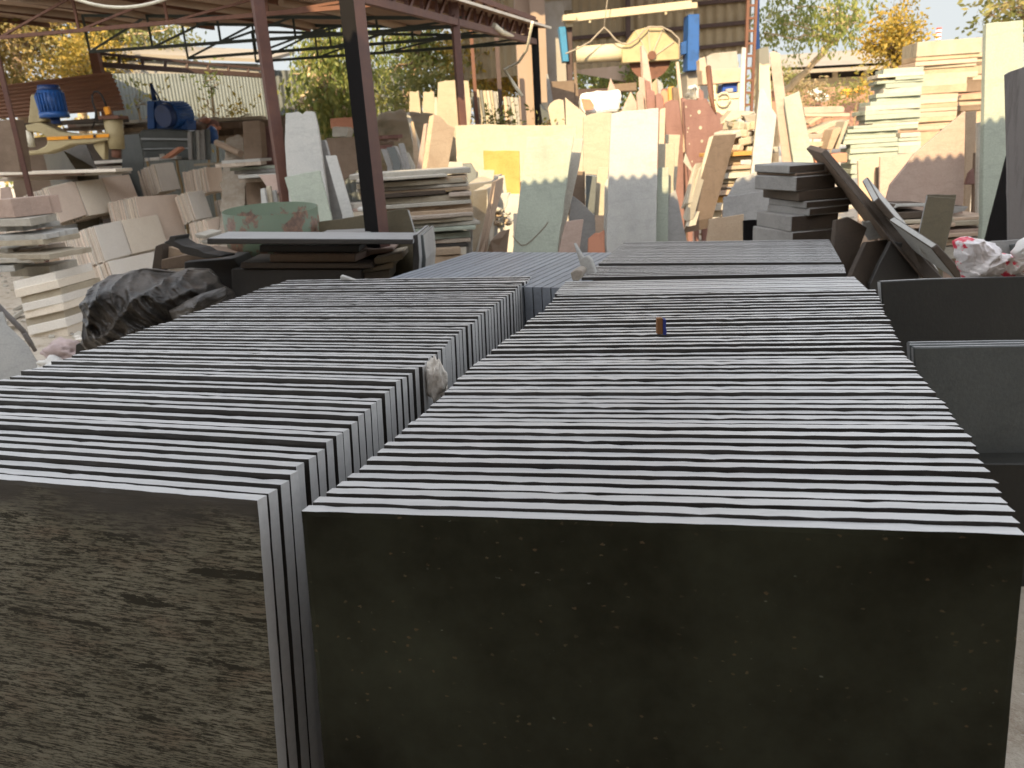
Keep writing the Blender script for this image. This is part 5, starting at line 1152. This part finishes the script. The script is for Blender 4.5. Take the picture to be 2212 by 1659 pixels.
# ---------------------------------------------------------------- soil bank, boulders, distant pale slabs under the shed end
sb = rock("soil_bank", at(880, 318, 14.2), .70, "soil", "dusty soil bank behind the rubble", "soil bank", (1.15, .8, .85), .3, 12, 4, kind='structure')
lean([(885, 197), (904, 195), (908, 232, 'g'), (884, 232, 'g')], 17.5, "cream stone", "small sunlit cream slab on the soil bank, nearer the black post", yaw=-5, tilt=10, t=.2, rough=.05)
lean([(914, 199), (937, 198), (939, 232, 'g'), (913, 232, 'g')], 17.3, "cream stone", "small sunlit cream slab on the soil bank, nearer the girder post", yaw=5, tilt=10, t=.2, rough=.05)
lean([(946, 178), (962, 174), (986, 173), (990, 200), (1008, 260), (1008, 300, 'g'), (942, 300, 'g')], 17.0, "cream stone", "wide pale pinkish slab behind the girder post", yaw=-5, tilt=10)
lean([(998, 174), (1008, 174), (1012, 175), (1018, 230), (1014, 300, 'g'), (1000, 300, 'g')], 16.9, "cream stone", "narrow cream slab just right of the girder post", yaw=0, tilt=10, t=.05)
lean([(938, 210), (944, 210), (948, 300, 'g'), (940, 300, 'g')], 17.1, "pale stone", "narrow pale slab edge left of the wide pinkish slab", yaw=0, tilt=10)
for i, (x0, x1, y0, sk_, m_) in enumerate([(1017, 1022, 200, 14, "slate stone"), (1024, 1034, 194, 10, "cream stone"), (1036, 1041, 195, 8, "slate stone"), (1042, 1049, 196, 10, "cream stone"), (1049, 1056, 196, 10, "pale stone"), (1056, 1063, 196, 9, "cream stone"), (1064, 1071, 198, 9, "grey stone"), (1072, 1079, 198, 9, "white stone"), (1087, 1093, 209, 9, "peach stone"), (1094, 1100, 209, 8, "grey stone"), (1101, 1108, 210, 9, "pale stone"), (1109, 1118, 211, 10, "grey stone"), (1118, 1124, 214, 9, "pink stone")]):
    lean([(x0, y0), (x1, y0 - 1), (x1 + sk_, 262), (x1 + sk_, 300, 'g'), (x0 + sk_, 300, 'g')], 17.4 + .03 * i, m_, "%s in the row of upright slabs under the girder, counted from the girder post" % (ordinal(i + 1) + " slab"), yaw=-15, tilt=14, group="upright slabs under the girder", t=.05)
# ---------------------------------------------------------------- workshop building with the block saw
W0 = at(1622, 60, 16.5)                              # right corner of the sheet wall
wd_ = (v.x, v.y)
shop = empty("workshop", (W0.x - 3, W0.y, 0), "tall open workshop with brown corrugated walls and pink columns", "workshop")
def won(x, y, off=0.0):
    S = W0 - u * off; return online(x, y, (S.x, S.y), wd_)
L0 = won(1100, 60); Lw = (V((L0.x, L0.y, 0)) - V((W0.x, W0.y, 0))).length
zlow = won(1400, 136).z; zhi = 7.15
b = MB(); corrugated(b, V((W0.x, W0.y, zlow)), v, Lw + 1.2, (0, 0, 1), zhi - zlow, -u, .2, .02); b.build("wall_sheet", MAT["shop wall sheet"], shop)
for y in (62, 12):
    p, q = won(1230, y + 22), won(1620, y - 14); b = MB(); b.bar(p - u * .05, q - u * .05, .07); b.build("wall_rail", MAT["purlin steel"], shop)
p = won(1355, 30); b = MB(); b.bar((p.x, p.y - .08, zlow), (p.x, p.y - .08, zhi), .09); b.build("wall_post", MAT["purlin steel"], shop)
p, q = won(1500, 105), won(1622, 92); b = MB(); b.bar(p - u * .05, q - u * .05, .07); b.build("wall_rail", MAT["purlin steel"], shop)
# side wall going back on the left, light pinkish, above an opening
q0 = won(1196, 100); b = MB(); corrugated(b, V((q0.x, q0.y, won(1196, 150).z)), u, 9, (0, 0, 1), 6, V((1, 0, 0)), .2, .02)
r0 = won(1020, 110, -2.5); r1 = won(1196, 130, -2.5)
zr = r1.z
corrugated(b, V((r1.x, r1.y, at(1100, 190, r1.y).z)), v, (r0 - r1).length, (0, 0, 1), 5.0, -u, .2, .02); b.build("rear_wall_sheet", MAT["pink plaster"], shop)
b = MB(); b.bar(at(1020, 176, r0.y), at(1128, 192, r1.y), .12, .2); b.build("rear_beam", MAT["rust steel"], shop)
def col(x0, x1, ytop, Y, d, m_, name, top=None):
    p, q = at(x0, 120, Y), at(x1, 120, Y); z = top or at((x0 + x1) / 2, ytop, Y).z
    b = MB(); b.box(((p.x + q.x) / 2, Y + d / 2, z / 2), ((q.x - p.x) / 2, 0, 0), (0, d / 2, 0), (0, 0, z / 2)); return b.build(name, MAT[m_], shop)
col(1117, 1152, 55, 15.4, .5, "pink plaster", "column", 6)
col(1150, 1181, 55, 15.2, .6, "pink plaster", "column", 6)
col(1181, 1222, 55, 15.8, .3, "grey plaster", "column", 3.95)
b = MB(); b.box(won(1205, 70) - u * .1 + V((0, 0, .5)), (.55, 0, 0), (0, .05, 0), (0, 0, .1)); b.build("column_cap", MAT["grey plaster"], shop)
# saw bay roof, its unseen depth added to shade the wall
b = MB(); c0_ = V((W0.x, W0.y, 7.2)) + v * -1.5 + u * .5
corrugated(b, c0_, v, Lw + 4, -u, 10.0, (0, 0, 1), .2, .02); b.build("roof_sheet", MAT["roof underside"], shop)
# block saw
YS = 14.4
saw = empty("block_saw", at(1370, 190, YS).to_2d().to_3d(), "large block cutting saw with yellow blade guard and blue columns", "stone saw")
b = MB(); b.bar(at(1226, 40, YS), at(1494, 10, YS - .5), .10, .12); b.build("top_beam", MAT["cream paint"], saw)
for x, y in ((1274, 38), (1327, 33), (1381, 27), (1438, 21)):
    b = MB(); b.bar(at(x, y, YS - .1), at(x, y + 11, YS - .1), .035); b.build("hanger", MAT["cream paint"], saw)
for x, y0, y1 in ((1229, 40, 58), (1489, 14, 34)):
    b = MB(); b.bar(at(x, y0 - 6, YS - .1), at(x, y0 + 6, YS - .1), .22); b.bar(at(x, y0, YS), at(x + 1, y1, YS), .11); b.build("beam_foot", MAT["cream paint"], saw)
def bcol(px, Y, d, m_, nm): 
    b = MB(); pp(b, px, Y, d); return b.build(nm, MAT[m_], saw, bevel=.008)
bcol([(1207, 58), (1222, 57), (1229, 133), (1216, 133)], YS - .02, .3, "teal blue paint", "left_column".replace("left_", ""))
bcol([(1222, 57), (1236, 58), (1238, 190), (1228, 190)], YS + .06, .3, "purlin steel", "column_rail")
bcol([(1487, 31), (1511, 30), (1510, 151), (1485, 153)], YS - .5, .35, "blue paint", "column")
bcol([(1471, 92), (1487, 86), (1487, 116), (1471, 118)], YS - .4, .3, "blue paint", "gearbox")
b = MB(); b.tube([at(1247, 119, YS), at(1352, 111, YS - .2)], [.14, .14], 18); b.build("carriage", MAT["cream plaster"], saw)
b = MB(); b.bar(at(1247, 132, YS + .1), at(1350, 126, YS - .1), .12, .08); b.build("carriage_rail", MAT["purlin steel"], saw)
gp = [(1343, 104), (1344, 102), (1350, 99), (1373, 65), (1400, 58), (1432, 60), (1443, 77), (1468, 98), (1469, 128), (1345, 136)]
b = MB(); pp(b, gp, YS - .35, .32); b.build("blade_guard", MAT["yellow paint"], saw, bevel=.02)
b = MB()
for x, y in ((1373, 66), (1400, 59), (1432, 61), (1456, 90)): b.bar(at(1405, 126, YS - .36), at(x, y, YS - .36), .02)
b.build("guard_rib", MAT["cream stone"], saw)
ctr = at(1404, 122, YS - .2); rr = 66 / F * YS / 1.55
b = MB(); b.prism([ctr + V((rr * cos(2 * pi * k / 48), 0, rr * sin(2 * pi * k / 48))) for k in range(48)], (0, .03, 0)); b.build("saw_blade", MAT["rust steel"], saw)
b = MB(); b.tube([ctr + V((0, -.2, 0)), ctr + V((0, .1, 0))], .07, 14); b.build("hub", MAT["rust steel"], saw)
b = MB(); pts = [at(x, y, YS - .45) for x, y in [(1222, 116), (1250, 104), (1275, 90), (1294, 70), (1305, 59), (1315, 68), (1330, 86), (1345, 95), (1360, 94), (1375, 84), (1387, 70), (1400, 58), (1430, 58), (1450, 68), (1467, 84), (1468, 128)]]
b.tube(pts, .013, 8); b.tube([at(1314, -20, YS - .45), at(1305, 59, YS - .45)], .008, 6); b.build("hose", MAT["rope grey"], saw)
bcol([(1484, 155), (1510, 152), (1530, 180), (1530, 215), (1485, 215)], YS - .3, .5, "grey plaster", "footing")
bcol([(1245, 192), (1345, 190), (1345, 215), (1245, 215)], YS + .3, .3, "purlin steel", "bed")
bcol([(1320, 182), (1375, 178), (1376, 196), (1322, 197)], YS - .1, .3, "brown stone", "block_on_bed".replace("_on_bed", "_rest"))
# small things at the saw's foot
lean([(1189, 176), (1240, 174), (1242, 230), (1242, 300, 'g'), (1192, 300, 'g')], 13.6, "brown stone", "brown grey slab with stained top before the grey column", yaw=0, tilt=6)
lean([(1180, 160), (1184, 160), (1196, 225), (1195, 300, 'g'), (1186, 300, 'g')], 13.4, "grey stone", "thin grey slab edge beside the stained brown grey slab", yaw=0, tilt=6)
lean([(1239, 136), (1244, 133), (1251, 220), (1252, 300, 'g'), (1244, 300, 'g')], 13.7, "brown stone", "narrow brown stone strip leaning at the saw column", yaw=0, tilt=6)
lean([(1165, 222), (1185, 221), (1186, 268), (1166, 270)], 12.6, "cream stone", "small cream slab lit between the black girder post and the round slab", yaw=0, tilt=6)
# second cutting machine in cream and blue
YC = 12.6
cm_ = empty("bridge_cutter", at(1560, 240, YC).to_2d().to_3d(), "cream bridge cutting machine with blue motor right of the dotted red slab", "cutting machine")
def cp(px, Y, d, m_, nm):
    b = MB(); pp(b, px, Y, d); return b.build(nm, MAT[m_], cm_, bevel=.008)
cp([(1516, 151), (1537, 150), (1609, 146), (1609, 176), (1537, 182), (1518, 183)], YC, .3, "peach stone", "bridge")
cp([(1539, 182), (1547, 182), (1547, 220), (1541, 222)], YC + .02, .2, "cream plaster", "leg")
cp([(1595, 180), (1606, 178), (1606, 212), (1596, 213)], YC + .02, .2, "cream plaster", "leg")
cp([(1538, 204), (1606, 199), (1606, 212), (1540, 216)], YC - .05, .2, "cream plaster", "cross_bar")
cp([(1562, 182), (1596, 178), (1596, 198), (1560, 200)], YC + .1, .3, "blue box paint", "motor")
cp([(1569, 192), (1584, 190), (1584, 199), (1569, 200)], YC - .0, .08, "grey stone", "plate")
cp([(1541, 218), (1600, 214), (1600, 245), (1543, 250)], YC - .05, .5, "cream plaster", "base")
b = MB(); c = at(1563, 215, YC - .1); b.tube([c + V((.1 * cos(a_), 0, .1 * sin(a_))) for a_ in [2 * pi * k / 16 for k in range(17)]], .015, 6); b.build("hand_wheel", MAT["cream plaster"], cm_)
lean([(1526, 122), (1540, 115), (1592, 110), (1596, 150), (1528, 153)], 13.8, "grey plaster", "grey water tank behind the cream bridge cutter", yaw=0, tilt=2, t=.6, cat="water tank", name="water_tank")
lean([(1510, 128), (1522, 122), (1528, 150), (1512, 156)], 13.3, "peach stone", "peach stone lump beside the grey water tank", yaw=0, tilt=5, t=.2, rough=.03)
lean([(1603, 102), (1612, 103), (1609, 180), (1607, 300, 'g'), (1592, 300, 'g')], 11.8, "white stone", "tall thin grey white slab before the rusty ladder mast", yaw=-10, tilt=5, t=.05)
# lattice mast like a ladder
lm_ = empty("lattice_mast", at(1620, 240, 14).to_2d().to_3d(), "rusty ladder shaped lattice mast at the workshop corner", "lattice mast")
a0, a1, c0, c1 = at(1617, -30, 14), at(1605, 290, 14), at(1635, -30, 14), at(1621, 290, 14)
for p, q in ((a0, a1), (c0, c1)):
    b = MB(); b.bar(p, q, .045); b.build("rail", MAT["rust steel"], lm_)
for k in range(12):
    f = (k + .5) / 12; b = MB(); b.bar(a0.lerp(a1, f), c0.lerp(c1, f), .035); b.build("rung", MAT["rust steel"], lm_)
b = MB(); pp(b, [(1634, -10), (1641, -10), (1640, 55), (1642, 112), (1634, 112), (1632, 60)], 16.2, .1); b.build("blue_tarp", MAT["blue paint"], label="strip of blue tarpaulin hung at the workshop corner", cat="tarpaulin", kind='thing')
bb = MB(); pp(bb, [(1640, 105), (1660, 100), (1668, 250), (1640, 250)], 15.5, .3); bb.build("wall", MAT["cream plaster"], label="low pale wall behind the rusty ladder mast", cat="wall", kind='thing')
# ---------------------------------------------------------------- long low building far behind
YF = 42.0
fb = empty("long_building", at(1800, 190, YF).to_2d().to_3d(), "long low building with grey asbestos roof and cream wall", "building")
r_ = [at(1640, 124, YF), at(2130, 96, YF), at(2130, 133, YF - 4), at(1640, 158, YF - 4)]
b = MB(); b.prism([at(1640, 122, YF + 3), at(2125, 88, YF + 3), at(2125, 124, YF - 3), at(1640, 149, YF - 3)], (0, 0, -.12)); b.build("roof", MAT["asbestos roof"], fb)
b = MB(); pp(b, [(1640, 149), (2125, 124), (2125, 138), (1640, 163)], YF - 3.0, .2); b.build("eave_band", MAT["asbestos roof"], fb)
b = MB(); pp(b, [(1640, 163), (2125, 138), (2125, 152), (1640, 176)], YF - 1, .3); b.build("window_band", MAT["dark opening"], fb)
for x, w_ in ((1727, 10), (1800, 10), (1868, 9), (1930, 9), (1992, 9)):
    y = 163 - (x - 1640) * .0515
    b = MB(); pp(b, [(x, y), (x + w_, y - .5), (x + w_, y + 14), (x, y + 14)], YF - 1.2, .15); b.build("window_post", MAT["cream plaster"], fb)
b = MB(); pp(b, [(1640, 176), (2125, 152), (2125, 172), (1640, 198)], YF - 1.1, .6); pp(b, [(1640, 198), (2125, 172), (2125, 300), (1640, 300)], YF - 1.0, .5, 1); b.build("wall", [MAT["cream plaster"], MAT["brick field"]], fb)
b = MB(); pp(b, [(1700, 195), (2125, 165), (2125, 300), (1700, 300)], 34, .3); b.build("field_wall", MAT["brick field"], label="low brick coloured wall before the long building", cat="wall", kind='thing')
for i, (x, y, m_) in enumerate([(1832, 200, "orange paint"), (1852, 196, "orange paint"), (1762, 200, "white cloth"), (1775, 212, "white cloth")]):
    rock("sack", at(x, y, 33), .28, m_, ["orange bundle before the brick coloured wall, nearer the twiggy bush", "orange bundle before the brick coloured wall, nearer the yellow tree", "upper white bundle in the twiggy bush", "lower white bundle in the twiggy bush"][i], "bundle", (1.2, .8, .6), .3, 60 + i, 2)
tw = empty("radio_mast", at(2025, 88, 120).to_2d().to_3d(), "distant red and white radio mast", "radio mast")
zb = at(2025, 95, 120).z; zt_ = at(2026, 60, 120).z
for k in range(8):
    b = MB(); p0_ = at(2025, 95, 120); z0, z1 = zb + (zt_ - zb) * k / 8, zb + (zt_ - zb) * (k + 1) / 8
    if k == 0: z0 = 0
    b.bar((p0_.x, 120, z0), (p0_.x, 120, z1), .5); b.build("mast_section", MAT["signal red" if k % 2 else "signal white"], tw)
# ---------------------------------------------------------------- trees
def leafcloud(clumps, n, size, mat, seed, hang=0.0, elong=2.2, flat_=.5):
    """small pointed leaves in sprays spread through overlapping clumps"""
    rnd = random.Random(seed); vs, fs = [], []
    tot = sum(c[1] ** 2 for c in clumps)
    for c, r, sq in clumps:
        k = int(n * r * r / tot); sprays = max(3, k // 9)
        for s in range(sprays):
            d = V((rnd.gauss(0, 1), rnd.gauss(0, 1), rnd.gauss(0, 1)))
            if d.length < 1e-4: continue
            d.normalize(); rad = r * (.35 + .7 * rnd.random() ** .6)
            p = V(c) + V((d.x * rad, d.y * rad, d.z * rad * sq))
            dr = (d * (1 - hang) + V((rnd.gauss(0, .5), rnd.gauss(0, .5), rnd.gauss(0, .5) - hang * 2))).normalized()
            for q in range(9):
                b = p + dr * size * .55 * q + V((rnd.gauss(0, .45), rnd.gauss(0, .45), rnd.gauss(0, .45))) * size
                a = (dr * .6 + V((rnd.gauss(0, 1), rnd.gauss(0, 1), rnd.gauss(0, 1) - hang * 2.5))).normalized() * size * rnd.uniform(.7, 1.5)
                sd = a.cross(V((rnd.gauss(0, 1), rnd.gauss(0, 1), rnd.gauss(0, 1)))).normalized() * a.length / elong
                i = len(vs); vs += [b, b + a * .5 + sd * .5, b + a, b + a * .5 - sd * .5]; fs.append((i, i + 1, i + 2, i + 3))
    m = MB(); m.v = vs; m.f = [list(f) for f in fs]; m.m = [0] * len(fs); m.sm = [False] * len(fs)
    return m
def limb(b, p, q, r0, r1, wob, rnd, n=7):
    pts = []; rs = []
    for i in range(n + 1):
        f = i / n; k = wob * sin(f * pi)
        pts.append(V(p).lerp(V(q), f) + V((rnd.gauss(0, k), rnd.gauss(0, k), rnd.gauss(0, k * .4)))); rs.append(r0 + (r1 - r0) * f)
    b.tube(pts, rs, 8, 0); return pts
def tree(base, trunk, clumps, n, size, leaf, bark, label, seed, group=None, name="tree", hang=0, r0=.14, cat="tree"):
    """trunk: list of points from the ground up; limbs run from it to each clump"""
    rnd = random.Random(seed); root = empty(name, V((base.x, base.y, 0)), label, cat, group)
    b = MB(); tp = [V((base.x, base.y, 0))] + [V(p) for p in trunk]
    for i in range(len(tp) - 1): limb(b, tp[i], tp[i + 1], r0 * (1 - .5 * i / len(tp)), r0 * (1 - .5 * (i + 1) / len(tp)), .03, rnd)
    for c, r, sq in clumps:
        s = tp[rnd.randint(max(1, len(tp) - 2), len(tp) - 1)]
        pts = limb(b, s, c, r0 * .42, r0 * .08, .12, rnd)
        for k in range(3):
            d = V((rnd.gauss(0, 1), rnd.gauss(0, 1), rnd.gauss(0, .8) - hang)).normalized() * r * .9
            limb(b, pts[rnd.randint(4, 7)], V(c) + d, r0 * .14, r0 * .04, .08, rnd, 5)
    b.build("trunk", MAT[bark], root)
    leafcloud(clumps, n, size, leaf, seed, hang).build("crown", MAT[leaf], root)
    return root
def cl(lst, Y, dy=.8, sq=1.0):
    rnd = random.Random(len(lst) * 31 + int(Y)); out = []
    for x, y, rp in lst: out.append((at(x, y, Y + rnd.uniform(-dy, dy)), rp / F * Y, sq))
    return out
# big autumn trees over the brown corrugated sheet
tree(at(60, 300, 20), [at(40, 200, 20), at(30, 90, 20), at(20, 0, 20)], cl([(-20, 30, 90), (60, 70, 80), (20, 130, 70), (100, 20, 90), (-40, 110, 80), (70, -30, 90), (-60, -20, 90), (110, 130, 45)], 20, 1.5), 9000, .125, "autumn leaves", "bark", "broad brown and yellow tree nearest the frame edge", 3, "trees behind the shed")
tree(at(165, 300, 22), [at(170, 180, 22), at(178, 90, 22), at(170, 10, 22)], cl([(170, 50, 75), (240, 40, 70), (210, 95, 40), (280, 70, 60), (130, 90, 40), (230, -10, 80), (330, 70, 45), (370, 90, 35), (345, 120, 25)], 22, 1.5), 7000, .13, "olive leaves", "pale bark", "olive leaved tree with forked trunk over the corrugated sheet end", 5, "trees behind the shed", hang=.3)
tree(at(200, 300, 19), [at(205, 200, 19), at(210, 160, 19)], cl([(200, 140, 42), (240, 150, 30), (165, 150, 28), (180, 125, 25)], 19), 2400, .11, "yellow leaves", "bark", "small bright yellow tree right above the corrugated sheet", 6, "trees behind the shed", r0=.07)
tree(at(-120, 300, 16), [at(-110, 100, 16), at(-100, -60, 16)], cl([(-60, 160, 70), (-40, 210, 45), (-150, 60, 120), (10, 170, 38)], 16, 1.2), 4000, .11, "autumn leaves", "bark", "ragged brown tree leaning in from the frame edge", 8, "trees behind the shed")
# hanging green tree between the posts
tree(at(663, 300, 17), [at(672, 240, 17), at(690, 170, 17), at(700, 110, 17)], cl([(700, 90, 45), (660, 110, 35), (740, 105, 42), (720, 160, 48), (760, 190, 46), (700, 215, 45), (750, 250, 42), (715, 280, 34), (640, 170, 26), (640, 230, 22), (780, 130, 40), (690, 60, 40), (790, 230, 28)], 17, .9), 5200, .10, "green leaves", "pale bark", "drooping green tree with pale leaning trunk between the two posts", 11, "trees behind the yard", hang=.75, r0=.16)
tree(at(728, 330, 16.2), [at(726, 270, 16.2), at(715, 215, 16.2), at(700, 160, 16.2)], cl([(735, 225, 30), (700, 180, 30)], 16.2), 700, .15, "green leaves", "bark", "thin dark branched tree before the drooping green tree", 12, "trees behind the yard", hang=.7, r0=.10)
# yellow green belt right of the black post
tree(at(868, 260, 21), [at(880, 190, 21), at(905, 140, 21), at(915, 90, 21)], cl([(860, 110, 38), (905, 95, 42), (850, 165, 28), (930, 150, 30), (960, 120, 34), (900, 60, 40), (945, 75, 34), (870, 205, 25), (840, 75, 36)], 21, 1.2), 3400, .11, "green leaves", "bark", "loose green tree with leaning trunk right of the black post", 14, "trees behind the yard", hang=.5)
tree(at(1000, 260, 20), [at(1000, 190, 20), at(1010, 130, 20)], cl([(985, 115, 36), (1030, 125, 34), (1050, 165, 30), (1000, 165, 28), (960, 175, 28), (1080, 175, 30), (1095, 205, 26), (1040, 205, 30), (1000, 80, 34), (1060, 95, 30), (1105, 150, 28)], 20, 1), 4200, .11, "yellow leaves", "pale bark", "yellow leaved tree left of the pink column", 15, "trees behind the yard", hang=.3)
tree(at(940, 260, 19), [at(945, 225, 19)], cl([(930, 190, 24), (960, 215, 24), (900, 180, 20), (985, 205, 24), (850, 230, 20), (875, 215, 18)], 19, .8), 1500, .13, "olive leaves", "dry twigs", "low olive bush above the soil bank", 16, "trees behind the yard", name="bush", r0=.05, cat="bush")
# greenery seen through the saw's opening
tree(at(1330, 240, 24), [at(1330, 180, 24)], cl([(1275, 165, 30), (1310, 160, 28), (1350, 165, 28), (1385, 150, 24), (1430, 160, 26), (1300, 185, 20), (1340, 190, 20), (1460, 150, 22), (1250, 180, 22), (1420, 185, 20), (1480, 160, 20)], 24, 1), 2600, .17, "green leaves", "bark", "green shrub seen through the opening under the saw", 18, name="shrub", r0=.06, cat="shrub")
# weeds before the grey sheet wall
for i, (x, y, r_, m_) in enumerate([(362, 235, 24, "yellow leaves"), (432, 250, 26, "yellow leaves"), (480, 262, 22, "dry twigs"), (520, 225, 16, "yellow leaves"), (295, 205, 16, "olive leaves"), (452, 160, 14, "green leaves")]):
    tree(at(x + 8, 300, 17.2), [at(x + 4, y + 30, 17.2)], cl([(x, y, r_), (x + 18, y + 22, r_ * .7)], 17.2, .3), 60, .10, m_, "dry twigs", ["yellow weed by the blue motor", "yellow weed right of the blue machine", "dry twiggy weed before the grey sheet wall", "thin yellow weed high before the grey sheet wall", "olive sprig by the edge of the corrugated sheet", "green creeper on the rear frame"][i], 30 + i, "weeds before the grey sheet wall", name="weed", r0=.03, cat="weed")
for i, (x, y) in enumerate([(1078, 265), (1100, 262), (1060, 268), (1180, 262)]):
    tree(at(x, 290, 11.6), [at(x, y + 4, 11.6)], cl([(x, y, 10), (x + 8, y + 6, 8)], 11.6, .1), 80, .07, "olive leaves", "dry twigs", "%s small weed tuft from the girder post behind the broad cream slab" % ordinal(i + 1), 44 + i, "weed tufts behind the broad cream slab", name="weed", r0=.012, cat="weed")
# right: feathery tree, yellow tree, corner foliage, bushes by the far wall
tree(at(1672, 260, 19), [at(1690, 200, 19), at(1745, 150, 19), at(1800, 90, 19), at(1850, 40, 19)], cl([(1660, 30, 34), (1690, 55, 24), (1740, 30, 40), (1790, 15, 42), (1840, 10, 40), (1770, 62, 22), (1715, 80, 16), (1810, 50, 22), (1850, 40, 20), (1700, 5, 34), (1655, 70, 16)], 19, 1.2), 2400, .10, "green leaves", "pale bark", "feathery pale barked tree over the long building", 21, hang=.55, r0=.09)
tree(at(1925, 200, 16), [at(1928, 150, 16), at(1930, 110, 16)], cl([(1925, 88, 24), (1948, 70, 20), (1905, 78, 16), (1935, 42, 17), (1955, 98, 17), (1922, 115, 16), (1895, 100, 11), (1940, 128, 14), (1885, 85, 8), (1950, 30, 9), (1970, 70, 9)], 16, .35), 2600, .085, "yellow leaves", "bark", "small yellow green tree standing behind the tall grey green pile", 22, r0=.05)
tree(at(2230, 200, 15), [at(2225, 100, 15), at(2215, 30, 15)], cl([(2190, 15, 26), (2215, 30, 26), (2160, 15, 22), (2140, 25, 14), (2200, -10, 30), (2240, 20, 30)], 15, .4), 900, .12, "olive leaves", "bark", "reddish green foliage over the very tall green slab", 23, r0=.06)
for i, (x, y, r_, m_) in enumerate([(1712, 190, 20, "olive leaves"), (1760, 200, 16, "dry twigs"), (1800, 205, 16, "olive leaves"), (1850, 195, 18, "olive leaves"), (1880, 175, 18, "yellow leaves"), (1735, 178, 14, "dry twigs"), (1700, 160, 12, "olive leaves")]):
    tree(at(x, 240, 31), [at(x, y + 8, 31)], cl([(x, y + 4, r_ * .7), (x + 12, y + 10, r_ * .5), (x - 10, y + 10, r_ * .45)], 31, .5), 260, .14, m_, "dry twigs", ["olive bush nearest the tall stone post", "dry twiggy bush below the cream wall", "olive bush in the middle of the brick coloured wall", "olive bush beside the orange bundles", "yellowish bush close to the yellow tree", "dry bush behind the green slab top", "small olive bush at the near end of the long building"][i], 60 + i, "bushes before the long building", name="bush", r0=.03, cat="bush")
# far belt closing the horizon
rnd = random.Random(77)
for i in range(22):
    x = -900 + 205 * i + rnd.uniform(-40, 40); Y = 75 + rnd.uniform(-8, 10)
    if 1560 < x < 2300: Y += 40
    hx = 377 - .061 * x; h_ = rnd.uniform(70, 120) if x < 1560 else rnd.uniform(30, 45)
    if 200 < x < 620: h_ *= .45
    elif 620 <= x < 1150: h_ *= .55
    base = at(x, hx + 20, Y)
    tree(base, [at(x, hx - h_ * .4, Y)], cl([(x + rnd.uniform(-70, 70), hx - h_ * rnd.uniform(.2, .9), rnd.uniform(35, 60)) for _ in range(6)], Y, 3), 900, .5, rnd.choice(["olive leaves", "green leaves", "autumn leaves"]), "bark", "distant tree in the belt closing the horizon", 100 + i, "distant trees closing the horizon", r0=.2)
# loose stone waste scattered over the yard
def scatter(name, n, x0, x1, y0, y1, smin, smax, mat, label, seed):
    r = random.Random(seed); b = MB()
    for i in range(n):
        x, y = r.uniform(x0, x1), r.uniform(y0, y1); s = r.uniform(smin, smax) * r.random()
        a = r.uniform(0, pi); c = V((x, y, s * .3))
        b.box(c, V((cos(a), sin(a), r.gauss(0, .2))) * s, V((-sin(a), cos(a), r.gauss(0, .2))) * s * r.uniform(.4, 1), V((r.gauss(0, .2), r.gauss(0, .2), 1)) * s * .3)
    b.build(name, MAT[mat], label=label, cat="rubble", kind='stuff', origin=V((0, 0, 0)))
scatter("stone_rubble", 1500, -9, 6, 4.5, 14, .01, .10, "pale stone", "loose pale stone waste strewn over the yard", 5)
scatter("stone_rubble", 700, -9, 9, 8, 17, .02, .13, "cream stone", "loose cream stone waste strewn at the back of the yard", 6)
print("objects", len(bpy.data.objects))
